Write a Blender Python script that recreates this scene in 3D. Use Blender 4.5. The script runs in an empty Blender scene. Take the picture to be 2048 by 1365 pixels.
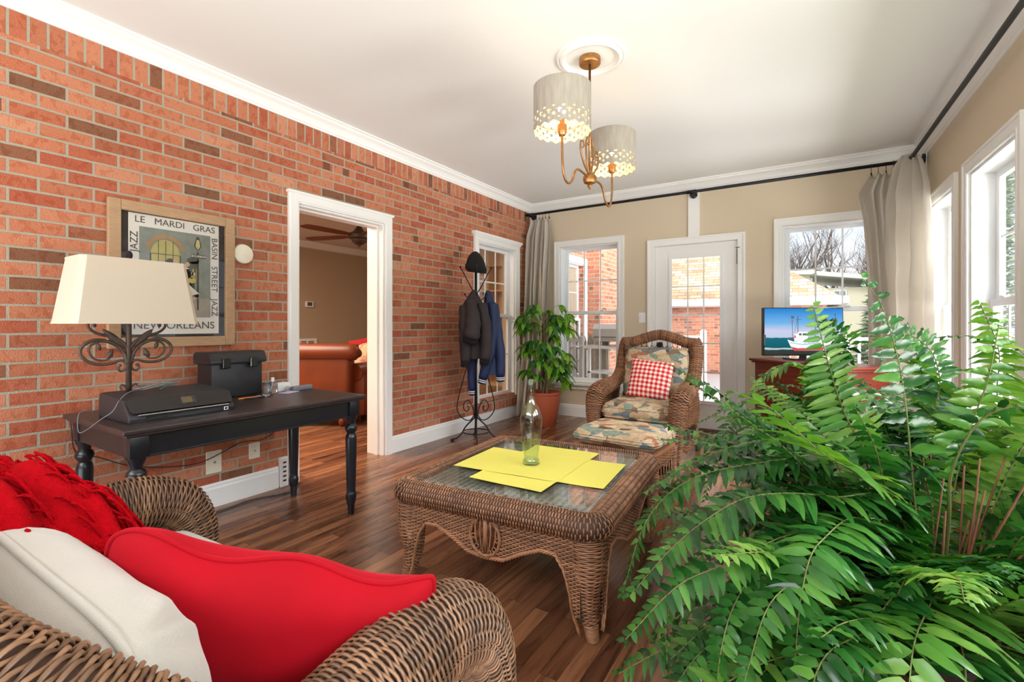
import bpy, bmesh, math, random
import numpy as np
from mathutils import Vector, Matrix, Euler
random.seed(7)
rng = np.random.default_rng(7)
sc = bpy.context.scene
COL = sc.collection
PI = math.pi

# ------------------------------------------------------------------ camera, light, exposure
CAM_YAW = math.radians(32.25)
cam_d = bpy.data.cameras.new('camera')
cam = bpy.data.objects.new('camera', cam_d); COL.objects.link(cam)
cam.location = (0, 0, 1.15)
cam.rotation_euler = (math.radians(90), 0, CAM_YAW)
cam_d.sensor_width = 36.0
cam_d.lens = 957.0 / 2048 * 36.0
cam_d.shift_y = -(651.5 - 682.5) / 2048 * -1.0
cam_d.clip_start = 0.02; cam_d.clip_end = 500
sc.camera = cam

sc.view_settings.view_transform = 'Standard'
sc.view_settings.look = 'None'
sc.view_settings.gamma = 1.0
sc.view_settings.use_curve_mapping = False
sc.view_settings.exposure = 0.84
sc.cycles.max_bounces = 10
sc.cycles.diffuse_bounces = 6
sc.cycles.glossy_bounces = 4
sc.cycles.transmission_bounces = 8
sc.cycles.transparent_max_bounces = 24
sc.cycles.caustics_reflective = False
sc.cycles.caustics_refractive = False
sc.cycles.sample_clamp_indirect = 6.0

def lin(r, g, b):
    f = lambda c: ((c / 255 + .055) / 1.055) ** 2.4 if c / 255 > .04045 else c / 255 / 12.92
    return (f(r), f(g), f(b), 1.0)

world = bpy.data.worlds.new('world'); sc.world = world; world.use_nodes = True
wn = world.node_tree.nodes; wl = world.node_tree.links
wbg = wn['Background']; wbg.inputs['Strength'].default_value = .68
wtc = wn.new('ShaderNodeTexCoord'); wsep = wn.new('ShaderNodeSeparateXYZ'); wl.new(wtc.outputs['Generated'], wsep.inputs[0])
wr = wn.new('ShaderNodeValToRGB'); wl.new(wsep.outputs['Z'], wr.inputs['Fac'])
wr.color_ramp.elements[0].position = 0.0; wr.color_ramp.elements[0].color = (.95, .97, 1.0, 1)
wr.color_ramp.elements[1].position = 0.45; wr.color_ramp.elements[1].color = (.50, .72, 1.0, 1)
wnz = wn.new('ShaderNodeTexNoise'); wnz.inputs['Scale'].default_value = 3.0; wnz.inputs['Detail'].default_value = 5
wl.new(wtc.outputs['Generated'], wnz.inputs['Vector'])
wr2 = wn.new('ShaderNodeValToRGB'); wl.new(wnz.outputs['Fac'], wr2.inputs['Fac'])
wr2.color_ramp.elements[0].position = .42; wr2.color_ramp.elements[0].color = (0, 0, 0, 1)
wr2.color_ramp.elements[1].position = .62; wr2.color_ramp.elements[1].color = (1, 1, 1, 1)
wmx = wn.new('ShaderNodeMixRGB'); wl.new(wr2.outputs[0], wmx.inputs['Fac']); wl.new(wr.outputs[0], wmx.inputs[1]); wmx.inputs[2].default_value = (1, 1, 1, 1)
wl.new(wmx.outputs[0], wbg.inputs['Color'])

def area_light(name, loc, rot, sx, sy, power, color=(1, 1, 1)):
    l = bpy.data.lights.new(name, 'AREA'); l.shape = 'RECTANGLE'; l.size = sx; l.size_y = sy; l.energy = power; l.color = color
    o = bpy.data.objects.new(name, l); COL.objects.link(o); o.location = loc; o.rotation_euler = rot
    return o
def point_light(name, loc, power, color, r=.04):
    l = bpy.data.lights.new(name, 'POINT'); l.energy = power; l.color = color; l.shadow_soft_size = r
    o = bpy.data.objects.new(name, l); COL.objects.link(o); o.location = loc
    return o
# added fill lamps, unseen: beyond the open near end and outside the right wall
area_light('fill_near_end', (-1.0, -7.5, 6.4), (math.radians(58), 0, 0), 11, 4, 650, (.97, .98, 1))  # added lamp, front fill through the open end behind the camera
area_light('ceiling_fill_near_end', (-1.0, -4.2, -1.2), (math.radians(150), 0, 0), 9, 4, 720, (.98, .99, 1))  # added low lamp that brightens the ceiling from below
area_light('sky_fill_right', (5.6, 1.4, 5.2), (0, math.radians(52), 0), 5.0, 9.0, 1900, (.95, .98, 1))  # added lamp that strengthens the skylight through the right windows
area_light('ceiling_fill_right', (4.6, 1.2, -1.15), (0, math.radians(128), 0), 4.0, 9.0, 1550, (1, 1, .98))  # added low lamp aimed up through the right windows at the ceiling
sun_d = bpy.data.lights.new('hazy_sun', 'SUN'); sun_d.energy = 1.4; sun_d.angle = math.radians(14); sun_d.color = (1, .97, .92)
sun_o = bpy.data.objects.new('hazy_sun', sun_d); COL.objects.link(sun_o); sun_o.rotation_euler = Vector((.35, .62, -.95)).to_track_quat('-Z', 'Y').to_euler()
area_light('living_room_light', (-5.6, 1.6, 2.6), (0, 0, 0), 2.5, 2.5, 190, (1, .80, .62))
point_light('room_behind_light', (-4.4, 5.9, 2.3), 16, (1, .78, .55), .1)

# ------------------------------------------------------------------ helpers
def lst(a): return list(map(tuple, a))

class MB:
    """collects geometry for one mesh"""
    def __init__(s): s.v = []; s.f = []; s.m = []; s.n = 0; s.cur = 0
    def add(s, verts, faces):
        b = s.n
        verts = np.asarray(verts, float).reshape(-1, 3)
        s.v.append(verts); s.n += len(verts)
        for f in faces: s.f.append(tuple(int(i) + b for i in f))
        s.m += [s.cur] * len(faces)
        return s
    def box(s, x0, x1, y0, y1, z0, z1):
        v = [(x, y, z) for x in (x0, x1) for y in (y0, y1) for z in (z0, z1)]
        return s.add(v, [(0, 1, 3, 2), (4, 6, 7, 5), (0, 4, 5, 1), (2, 3, 7, 6), (0, 2, 6, 4), (1, 5, 7, 3)])
    def rbox(s, x0, x1, y0, y1, z0, z1, r=.01, seg=2, M=None):
        bm = bmesh.new()
        bmesh.ops.create_cube(bm, size=1.0)
        for v in bm.verts:
            v.co = Vector(((x0 + x1) / 2 + v.co.x * (x1 - x0), (y0 + y1) / 2 + v.co.y * (y1 - y0), (z0 + z1) / 2 + v.co.z * (z1 - z0)))
        bmesh.ops.bevel(bm, geom=bm.edges[:], offset=r, segments=seg, profile=.5, affect='EDGES')
        if M is not None: bm.transform(M)
        bm.verts.index_update()
        s.add([v.co[:] for v in bm.verts], [[v.index for v in f.verts] for f in bm.faces]); bm.free()
        return s
    def obox(s, c, dx, dy, dz, M):
        """oriented box, M a 3x3 with columns as axes"""
        v = []
        M = np.array(M)
        for a in (-.5, .5):
            for b in (-.5, .5):
                for g in (-.5, .5): v.append(np.array(c) + M @ np.array([a * dx, b * dy, g * dz]))
        return s.add(v, [(0, 1, 3, 2), (4, 6, 7, 5), (0, 4, 5, 1), (2, 3, 7, 6), (0, 2, 6, 4), (1, 5, 7, 3)])
    def rframe(s, a, b, z0, z1, n0, n1, wl, wb=None, wt=None):
        """rectangular frame in the s-z plane without overlapping faces (wb = 0: open at the bottom)"""
        wb = wl if wb is None else wb; wt = wl if wt is None else wt
        s.box(a, a + wl, n0, n1, z0, z1); s.box(b - wl, b, n0, n1, z0, z1)
        if wb: s.box(a + wl, b - wl, n0, n1, z0, z0 + wb)
        if wt: s.box(a + wl, b - wl, n0, n1, z1 - wt, z1)
        return s
    def tube(s, pts, r, n=8, caps=True, closed=False):
        pts = np.asarray(pts, float); K = len(pts)
        r = np.full(K, r) if np.isscalar(r) else np.asarray(r, float)
        T, N, B = frames(pts, closed)
        a = np.linspace(0, 2 * PI, n, endpoint=False)
        ring = N[:, None] * np.cos(a)[None, :, None] + B[:, None] * np.sin(a)[None, :, None]
        V = (pts[:, None] + ring * r[:, None, None]).reshape(-1, 3)
        F = []
        for i in range(K if closed else K - 1):
            j = (i + 1) % K
            for k in range(n):
                l = (k + 1) % n
                F.append((i * n + k, i * n + l, j * n + l, j * n + k))
        if caps and not closed:
            F.append(tuple(range(n))[::-1]); F.append(tuple((K - 1) * n + k for k in range(n)))
        return s.add(V, F)
    def cyl(s, p0, p1, r0, r1=None, n=16): return s.tube([p0, p1], [r0, r0 if r1 is None else r1], n)
    def lathe(s, prof, n=24, c=(0, 0, 0), axis='z', cap=True):
        prof = np.asarray(prof, float); K = len(prof)
        a = np.linspace(0, 2 * PI, n, endpoint=False)
        V = np.stack([prof[:, 0][:, None] * np.cos(a), prof[:, 0][:, None] * np.sin(a), np.repeat(prof[:, 1][:, None], n, 1)], -1)
        if axis == 'x': V = V[..., [2, 0, 1]]
        if axis == 'y': V = V[..., [1, 2, 0]]
        V = V.reshape(-1, 3) + np.array(c)
        F = [(i * n + k, i * n + (k + 1) % n, (i + 1) * n + (k + 1) % n, (i + 1) * n + k) for i in range(K - 1) for k in range(n)]
        if cap:
            if prof[0, 0] > 1e-5: F.append(tuple(range(n))[::-1])
            if prof[-1, 0] > 1e-5: F.append(tuple((K - 1) * n + k for k in range(n)))
        return s.add(V, F)
    def grid(s, P, wrap=False):
        """P: (A,B,3) array"""
        P = np.asarray(P, float); A, Bn = P.shape[:2]
        F = []
        for i in range(A - 1):
            for j in range(Bn if wrap else Bn - 1):
                k = (j + 1) % Bn
                F.append((i * Bn + j, i * Bn + k, (i + 1) * Bn + k, (i + 1) * Bn + j))
        return s.add(P.reshape(-1, 3), F)
    def prism(s, poly, fn0, fn1):
        """poly list of 2D; fn maps 2D->3D"""
        n = len(poly)
        V = [fn0(*p) for p in poly] + [fn1(*p) for p in poly]
        F = [tuple(range(n))[::-1], tuple(range(n, 2 * n))] + [(i, (i + 1) % n, n + (i + 1) % n, n + i) for i in range(n)]
        return s.add(V, F)
    def ball(s, c, rx, ry=None, rz=None, nu=16, nv=10):
        ry = rx if ry is None else ry; rz = rx if rz is None else rz
        th = np.linspace(0, PI, nv); ph = np.linspace(0, 2 * PI, nu, endpoint=False)
        P = np.stack([np.sin(th)[:, None] * np.cos(ph) * rx, np.sin(th)[:, None] * np.sin(ph) * ry, np.repeat(np.cos(th)[:, None], nu, 1) * rz], -1) + np.array(c)
        return s.grid(P, wrap=True)
    def xf(s, M):
        """transform everything so far"""
        V = np.concatenate(s.v); M = np.array(M)
        V = V @ M[:3, :3].T + M[:3, 3]
        s.v = [V]; return s
    def build(s, name, mat, parent=None, smooth=False, mods=None):
        me = bpy.data.meshes.new(name)
        V = np.concatenate(s.v)
        if isinstance(mat, (list, tuple)):
            for m in mat: me.materials.append(m)
        else: me.materials.append(mat)
        nl = sum(len(f) for f in s.f)
        me.vertices.add(len(V)); me.vertices.foreach_set('co', V.astype(np.float32).ravel())
        me.loops.add(nl); me.loops.foreach_set('vertex_index', np.fromiter((i for f in s.f for i in f), np.int32, nl))
        ls = np.array([len(f) for f in s.f], np.int32); st = np.concatenate([[0], np.cumsum(ls)[:-1]]).astype(np.int32)
        me.polygons.add(len(ls)); me.polygons.foreach_set('loop_start', st); me.polygons.foreach_set('loop_total', ls)
        me.polygons.foreach_set('material_index', np.array(s.m, np.int32))
        me.update(calc_edges=True)
        me.validate()
        o = bpy.data.objects.new(name, me); COL.objects.link(o)
        if not smooth: me.polygons.foreach_set('use_smooth', [False] * len(me.polygons))
        elif smooth is True: me.polygons.foreach_set('use_smooth', [True] * len(me.polygons))
        elif smooth:
            me.polygons.foreach_set('use_smooth', [True] * len(me.polygons))
            try: me.set_sharp_from_angle(angle=math.radians(smooth))
            except Exception: pass
        if parent is not None: o.parent = parent
        return o

def frames(P, closed=False):
    P = np.asarray(P, float); K = len(P)
    if closed: T = np.roll(P, -1, 0) - np.roll(P, 1, 0)
    else: T = np.gradient(P, axis=0)
    T /= np.maximum(np.linalg.norm(T, axis=1, keepdims=True), 1e-9)
    N = np.zeros_like(P)
    a = np.array([0, 0, 1.0]) if abs(T[0, 2]) < .9 else np.array([1.0, 0, 0])
    n = a - T[0] * (a @ T[0]); n /= np.linalg.norm(n); N[0] = n
    for i in range(1, K):
        n = N[i - 1] - T[i] * (N[i - 1] @ T[i]); N[i] = n / max(np.linalg.norm(n), 1e-9)
    return T, N, np.cross(T, N)

def spline(P, n, closed=False):
    """Catmull-Rom through P, resampled evenly to n points"""
    P = np.asarray(P, float); K = len(P)
    if closed: Q = np.vstack([P[-1], P, P[0], P[1]])
    else: Q = np.vstack([2 * P[0] - P[1], P, 2 * P[-1] - P[-2]])
    out = []
    for i in range(1, len(Q) - 2):
        for t in np.linspace(0, 1, 12, endpoint=False):
            a, b, c, d = Q[i - 1], Q[i], Q[i + 1], Q[i + 2]
            out.append(.5 * (2 * b + (c - a) * t + (2 * a - 5 * b + 4 * c - d) * t * t + (3 * b - a - 3 * c + d) * t ** 3))
    out.append(Q[-2]); out = np.array(out)
    L = np.concatenate([[0], np.cumsum(np.linalg.norm(np.diff(out[:, :3], axis=0), axis=1))])
    s = np.linspace(0, L[-1], n, endpoint=not closed)
    return np.stack([np.interp(s, L, out[:, k]) for k in range(P.shape[1])], 1)

def plen(P): return float(np.linalg.norm(np.diff(np.asarray(P)[:, :3], axis=0), axis=1).sum())

def weave(mb, S, rows, stakes, amp, sr, spk=4, closed=True, core=True, nr=5, flat=.7):
    """strands running along u (rows of them in v) going over and under the stakes; S(u,v)->(N,3)"""
    nu = stakes * spk
    u = np.linspace(0, 1, nu, endpoint=False) if closed else np.linspace(0, 1, nu + 1)
    e = 1e-3
    a = np.linspace(0, 2 * PI, nr, endpoint=False)
    for j in range(rows):
        v = np.full_like(u, (j + .5) / rows)
        P = S(u, v)
        du = S(u + e, v) - S(u - e, v); dv = S(u, np.minimum(v + e, 1)) - S(u, np.maximum(v - e, 0))
        N = np.cross(du, dv); N /= np.maximum(np.linalg.norm(N, axis=1, keepdims=True), 1e-12)
        dv /= np.maximum(np.linalg.norm(dv, axis=1, keepdims=True), 1e-12)
        jit = random.uniform(-.25, .25) * sr
        C = P + N * (amp * np.cos(PI * (stakes * u + j)))[:, None] + dv * jit
        V = C[:, None] + dv[:, None] * (sr * np.cos(a))[None, :, None] + N[:, None] * (sr * flat * np.sin(a))[None, :, None]
        if closed:
            K = len(u)
            mb.grid_closed(V)
        else: mb.grid(V, wrap=True)
    if core:
        mb.cur = 1
        uu = np.linspace(0, 1, 33 if closed else max(9, min(41, stakes + 1))); vv = np.linspace(0, 1, max(12, rows // 4))
        U, W = np.meshgrid(uu, vv); P = S(U.ravel(), W.ravel())
        du = S(U.ravel() + e, W.ravel()) - S(U.ravel() - e, W.ravel())
        dv = S(U.ravel(), np.minimum(W.ravel() + e, 1)) - S(U.ravel(), np.maximum(W.ravel() - e, 0))
        N = np.cross(du, dv); N /= np.maximum(np.linalg.norm(N, axis=1, keepdims=True), 1e-12)
        mb.grid((P - N * (amp * .55)).reshape(len(vv), len(uu), 3))
        mb.cur = 0
def _gc(s, V):
    V = np.asarray(V); A, B = V.shape[:2]
    F = [(i * B + j, i * B + (j + 1) % B, ((i + 1) % A) * B + (j + 1) % B, ((i + 1) % A) * B + j) for i in range(A) for j in range(B)]
    return s.add(V.reshape(-1, 3), F)
MB.grid_closed = _gc

def tube_surf(path, n=200, squash=None):
    """path rows: x,y,z,r ; returns S(u,v) round a swept tube"""
    Q = spline(path, n)
    T, N, B = frames(Q[:, :3])
    t = np.linspace(0, 1, n)
    def ip(A, v): return np.stack([np.interp(v, t, A[:, k]) for k in range(A.shape[1])], 1)
    def S(u, v):
        c = ip(Q, v); nn = ip(N, v); bb = ip(B, v)
        return c[:, :3] + c[:, 3:4] * (nn * np.cos(2 * PI * u)[:, None] + bb * np.sin(2 * PI * u)[:, None])
    return S, plen(Q)

def tag(o, label=None, cat=None, group=None, kind=None):
    if label: o['label'] = label
    if cat: o['category'] = cat
    if group: o['group'] = group
    if kind: o['kind'] = kind
    return o
def thing(name, loc=(0, 0, 0), rz=0, label=None, cat=None, group=None, kind=None):
    o = bpy.data.objects.new(name, None); COL.objects.link(o); o.location = loc; o.rotation_euler = (0, 0, rz)
    o.empty_display_size = .1
    return tag(o, label, cat, group, kind)
KIDS = lambda o: [c for c in bpy.data.objects if c.parent == o]
def copy_tree(o, parent=None):
    c = o.copy(); COL.objects.link(c); c.parent = parent
    for ch in KIDS(o): copy_tree(ch, c)
    return c
def textmesh(body, size, name, mat, parent, M, align='CENTER', shear=0, ext=.0006):
    cu = bpy.data.curves.new(name, 'FONT'); cu.body = body; cu.size = size; cu.align_x = align; cu.align_y = 'CENTER'; cu.extrude = ext
    cu.space_character = 1.0
    t = bpy.data.objects.new(name, cu); COL.objects.link(t)
    bpy.context.view_layer.update()
    me = bpy.data.meshes.new_from_object(t.evaluated_get(bpy.context.evaluated_depsgraph_get()))
    bpy.data.objects.remove(t); bpy.data.curves.remove(cu)
    me.name = name; me.materials.clear(); me.materials.append(mat)
    me.transform(M)
    o = bpy.data.objects.new(name, me); COL.objects.link(o); o.parent = parent
    return o

# ------------------------------------------------------------------ materials
def mat(name, col, rough=.5, metal=0, spec=.5, bump=0, bscale=40, var=0, vscale=6, emit=None, estr=0, trans=0, sheen=0, coat=0, island=0, alpha=1, stretch=None):
    m = bpy.data.materials.new(name); m.use_nodes = True
    nt = m.node_tree; b = nt.nodes['Principled BSDF']
    b.inputs['Base Color'].default_value = col; b.inputs['Roughness'].default_value = rough
    b.inputs['Metallic'].default_value = metal; b.inputs['Specular IOR Level'].default_value = spec
    if trans: b.inputs['Transmission Weight'].default_value = trans
    if sheen: b.inputs['Sheen Weight'].default_value = sheen
    if coat: b.inputs['Coat Weight'].default_value = coat; b.inputs['Coat Roughness'].default_value = .1
    if emit: b.inputs['Emission Color'].default_value = emit; b.inputs['Emission Strength'].default_value = estr
    src = None
    if var or bump:
        tc = nt.nodes.new('ShaderNodeTexCoord'); vec = tc.outputs['Object']
        if stretch:
            mp = nt.nodes.new('ShaderNodeMapping'); mp.inputs['Scale'].default_value = stretch; nt.links.new(vec, mp.inputs[0]); vec = mp.outputs[0]
    if var:
        nz = nt.nodes.new('ShaderNodeTexNoise'); nz.inputs['Scale'].default_value = vscale; nz.inputs['Detail'].default_value = 4
        nt.links.new(vec, nz.inputs['Vector'])
        mx = nt.nodes.new('ShaderNodeMixRGB'); mx.blend_type = 'MULTIPLY'
        rp = nt.nodes.new('ShaderNodeValToRGB'); rp.color_ramp.elements[0].color = (1 - var,) * 3 + (1,); rp.color_ramp.elements[0].position = .3; rp.color_ramp.elements[1].position = .7
        rp.color_ramp.elements[1].color = (1 + var * .5,) * 3 + (1,)
        nt.links.new(nz.outputs['Fac'], rp.inputs[0]); mx.inputs['Fac'].default_value = 1
        mx.inputs[1].default_value = col; nt.links.new(rp.outputs[0], mx.inputs[2]); src = mx.outputs[0]
    if island:
        ge = nt.nodes.new('ShaderNodeNewGeometry'); hs = nt.nodes.new('ShaderNodeHueSaturation')
        mr = nt.nodes.new('ShaderNodeMapRange'); mr.inputs[3].default_value = 1 - island; mr.inputs[4].default_value = 1 + island
        nt.links.new(ge.outputs['Random Per Island'], mr.inputs[0]); nt.links.new(mr.outputs[0], hs.inputs['Value'])
        if src: nt.links.new(src, hs.inputs['Color'])
        else: hs.inputs['Color'].default_value = col
        src = hs.outputs[0]
    if src: nt.links.new(src, b.inputs['Base Color'])
    if bump:
        nz = nt.nodes.new('ShaderNodeTexNoise'); nz.inputs['Scale'].default_value = bscale; nz.inputs['Detail'].default_value = 3
        nt.links.new(vec, nz.inputs['Vector'])
        bp = nt.nodes.new('ShaderNodeBump'); bp.inputs['Strength'].default_value = bump; bp.inputs['Distance'].default_value = .004
        nt.links.new(nz.outputs['Fac'], bp.inputs['Height']); nt.links.new(bp.outputs[0], b.inputs['Normal'])
    return m
def N(m, t, **kw):
    n = m.node_tree.nodes.new(t)
    for k, v in kw.items():
        if k in n.inputs: n.inputs[k].default_value = v
        else: setattr(n, k, v)
    return n
def L(m, a, b): m.node_tree.links.new(a, b)
def ramp(m, fac, stops, interp='LINEAR'):
    r = m.node_tree.nodes.new('ShaderNodeValToRGB'); cr = r.color_ramp; cr.interpolation = interp
    while len(cr.elements) < len(stops): cr.elements.new(.5)
    for e, (p, c) in zip(cr.elements, stops): e.position = p; e.color = c
    L(m, fac, r.inputs[0]); return r.outputs[0]

def brick_mat(name, axis='y', vertical=False, bw=.213, rh=.0695, zoff=0.0, pale=0):
    m = mat(name, (1, 1, 1, 1), .85, spec=.25)
    b = m.node_tree.nodes['Principled BSDF']
    tc = N(m, 'ShaderNodeTexCoord'); sp = N(m, 'ShaderNodeSeparateXYZ'); L(m, tc.outputs['Object'], sp.inputs[0])
    nz0 = N(m, 'ShaderNodeTexNoise', Scale=9.0, Detail=2.0); L(m, tc.outputs['Object'], nz0.inputs['Vector'])
    wob = N(m, 'ShaderNodeMath', operation='MULTIPLY_ADD'); L(m, nz0.outputs['Fac'], wob.inputs[0]); wob.inputs[1].default_value = .006; wob.inputs[2].default_value = zoff - .003
    za = N(m, 'ShaderNodeMath', operation='ADD'); L(m, sp.outputs['Z'], za.inputs[0]); L(m, wob.outputs[0], za.inputs[1])
    cb = N(m, 'ShaderNodeCombineXYZ')
    hor = sp.outputs['Y' if axis == 'y' else 'X']
    if axis == 'xy':
        su = N(m, 'ShaderNodeMath', operation='ADD'); L(m, sp.outputs['X'], su.inputs[0]); L(m, sp.outputs['Y'], su.inputs[1]); hor = su.outputs[0]
    if vertical: L(m, za.outputs[0], cb.inputs[0]); L(m, hor, cb.inputs[1])
    else: L(m, hor, cb.inputs[0]); L(m, za.outputs[0], cb.inputs[1])
    bt = N(m, 'ShaderNodeTexBrick'); bt.offset = 0 if vertical else .5; bt.offset_frequency = 2; bt.squash = 1
    L(m, cb.outputs[0], bt.inputs['Vector'])
    for k, v in {'Scale': 1.0, 'Mortar Size': .0066, 'Mortar Smooth': .25, 'Bias': 0.0, 'Brick Width': bw, 'Row Height': rh}.items(): bt.inputs[k].default_value = v
    bt.inputs['Color1'].default_value = (0, 0, 0, 1); bt.inputs['Color2'].default_value = (1, 1, 1, 1); bt.inputs['Mortar'].default_value = (.5, .5, .5, 1)
    sepc = N(m, 'ShaderNodeSeparateColor'); L(m, bt.outputs['Color'], sepc.inputs[0])
    p = pale
    A = lambda r, g, bl: lin(min(255, r + p), min(255, g + p), min(255, bl + p))
    base = ramp(m, sepc.outputs[0], [(0, A(126, 88, 66)), (.05, A(138, 92, 68)), (.10, A(168, 102, 76)), (.30, A(188, 118, 88)), (.50, A(198, 132, 101)), (.72, A(186, 112, 82)), (.88, A(172, 92, 68)), (1, A(206, 146, 114))])
    # dark finger-shaped smudges and blotches
    mp = N(m, 'ShaderNodeMapping'); mp.inputs['Scale'].default_value = (28, 28, 20); L(m, tc.outputs['Object'], mp.inputs[0])
    vo = N(m, 'ShaderNodeTexNoise', Scale=1.0, Detail=2.0, Distortion=.6); L(m, mp.outputs[0], vo.inputs['Vector'])
    sm = ramp(m, vo.outputs['Fac'], [(.0, (1, 1, 1, 1)), (.54, (1, 1, 1, 1)), (.59, (.86, .70, .62, 1)), (1, (.80, .62, .54, 1))])
    m1 = N(m, 'ShaderNodeMixRGB', blend_type='MULTIPLY'); m1.inputs[0].default_value = .8; L(m, base, m1.inputs[1]); L(m, sm, m1.inputs[2])
    nf = N(m, 'ShaderNodeTexNoise', Scale=160.0, Detail=3.0); L(m, tc.outputs['Object'], nf.inputs['Vector'])
    ff = ramp(m, nf.outputs['Fac'], [(.3, (.86, .86, .86, 1)), (.7, (1.1, 1.1, 1.1, 1))])
    m2 = N(m, 'ShaderNodeMixRGB', blend_type='MULTIPLY'); m2.inputs[0].default_value = 1; L(m, m1.outputs[0], m2.inputs[1]); L(m, ff, m2.inputs[2])
    # burnt spots
    b2 = N(m, 'ShaderNodeTexBrick'); b2.offset = .3; b2.offset_frequency = 3; L(m, cb.outputs[0], b2.inputs['Vector'])
    for k, v in {'Scale': 1.0, 'Mortar Size': .0, 'Mortar Smooth': 0.0, 'Bias': 0.0, 'Brick Width': .062, 'Row Height': rh}.items(): b2.inputs[k].default_value = v
    b2.inputs['Color1'].default_value = (0, 0, 0, 1); b2.inputs['Color2'].default_value = (1, 1, 1, 1)
    s3 = N(m, 'ShaderNodeSeparateColor'); L(m, b2.outputs['Color'], s3.inputs[0])
    nbr = ramp(m, s3.outputs[0], [(.0, (0, 0, 0, 1)), (.988, (0, 0, 0, 1)), (.989, (.8, .8, .8, 1))], 'CONSTANT')
    m3 = N(m, 'ShaderNodeMixRGB'); m3.inputs[0].default_value = 0
    if not vertical: L(m, nbr, m3.inputs[0])
    L(m, m2.outputs[0], m3.inputs[1]); m3.inputs[2].default_value = A(96, 66, 50)
    m4 = N(m, 'ShaderNodeMixRGB'); L(m, bt.outputs['Fac'], m4.inputs[0]); L(m, m3.outputs[0], m4.inputs[1]); m4.inputs[2].default_value = A(168, 160, 144)
    L(m, m4.outputs[0], b.inputs['Base Color'])
    inv = N(m, 'ShaderNodeMath', operation='MULTIPLY_ADD'); L(m, bt.outputs['Fac'], inv.inputs[0]); inv.inputs[1].default_value = -1; L(m, nf.outputs['Fac'], inv.inputs[2])
    bp = N(m, 'ShaderNodeBump', Strength=.7, Distance=.006); L(m, inv.outputs[0], bp.inputs['Height']); L(m, bp.outputs[0], b.inputs['Normal'])
    return m

def wood_floor():
    m = mat('floor_wood', (1, 1, 1, 1), .22, spec=.5)
    b = m.node_tree.nodes['Principled BSDF']
    tc = N(m, 'ShaderNodeTexCoord'); sp = N(m, 'ShaderNodeSeparateXYZ'); L(m, tc.outputs['Object'], sp.inputs[0])
    cb = N(m, 'ShaderNodeCombineXYZ'); L(m, sp.outputs['Y'], cb.inputs[0]); L(m, sp.outputs['X'], cb.inputs[1])
    bt = N(m, 'ShaderNodeTexBrick'); bt.offset = .37; bt.offset_frequency = 2; L(m, cb.outputs[0], bt.inputs['Vector'])
    for k, v in {'Scale': 1.0, 'Mortar Size': .0007, 'Mortar Smooth': .1, 'Bias': 0.0, 'Brick Width': .85, 'Row Height': .064}.items(): bt.inputs[k].default_value = v
    bt.inputs['Color1'].default_value = (0, 0, 0, 1); bt.inputs['Color2'].default_value = (1, 1, 1, 1)
    sc_ = N(m, 'ShaderNodeSeparateColor'); L(m, bt.outputs['Color'], sc_.inputs[0])
    base = ramp(m, sc_.outputs[0], [(0, lin(98, 62, 43)), (.3, lin(122, 80, 56)), (.6, lin(138, 92, 65)), (.85, lin(154, 106, 74)), (1, lin(114, 74, 52))])
    off = N(m, 'ShaderNodeMath', operation='MULTIPLY'); L(m, sc_.outputs[0], off.inputs[0]); off.inputs[1].default_value = 7.0
    cb2 = N(m, 'ShaderNodeCombineXYZ')
    mx_ = N(m, 'ShaderNodeMath', operation='MULTIPLY'); L(m, sp.outputs['X'], mx_.inputs[0]); mx_.inputs[1].default_value = 16
    my_ = N(m, 'ShaderNodeMath', operation='MULTIPLY'); L(m, sp.outputs['Y'], my_.inputs[0]); my_.inputs[1].default_value = 1.6
    L(m, mx_.outputs[0], cb2.inputs[0]); L(m, my_.outputs[0], cb2.inputs[1]); L(m, off.outputs[0], cb2.inputs[2])
    n1 = N(m, 'ShaderNodeTexNoise', Scale=1.0, Detail=6.0, Roughness=.6, Distortion=1.2); L(m, cb2.outputs[0], n1.inputs['Vector'])
    g = ramp(m, n1.outputs['Fac'], [(.32, (.22, .20, .20, 1)), (.44, (.66, .62, .60, 1)), (.56, (1, 1, 1, 1)), (.75, (1.25, 1.22, 1.18, 1))])
    m1 = N(m, 'ShaderNodeMixRGB', blend_type='MULTIPLY'); m1.inputs[0].default_value = 1; L(m, base, m1.inputs[1]); L(m, g, m1.inputs[2])
    m2 = N(m, 'ShaderNodeMixRGB'); L(m, bt.outputs['Fac'], m2.inputs[0]); L(m, m1.outputs[0], m2.inputs[1]); m2.inputs[2].default_value = lin(60, 34, 22)
    L(m, m2.outputs[0], b.inputs['Base Color'])
    rr = ramp(m, n1.outputs['Fac'], [(.3, (.29, .29, .29, 1)), (.8, (.20, .20, .20, 1))]); L(m, rr, b.inputs['Roughness'])
    bp = N(m, 'ShaderNodeBump', Strength=.12, Distance=.002); L(m, n1.outputs['Fac'], bp.inputs['Height']); L(m, bp.outputs[0], b.inputs['Normal'])
    return m

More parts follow.
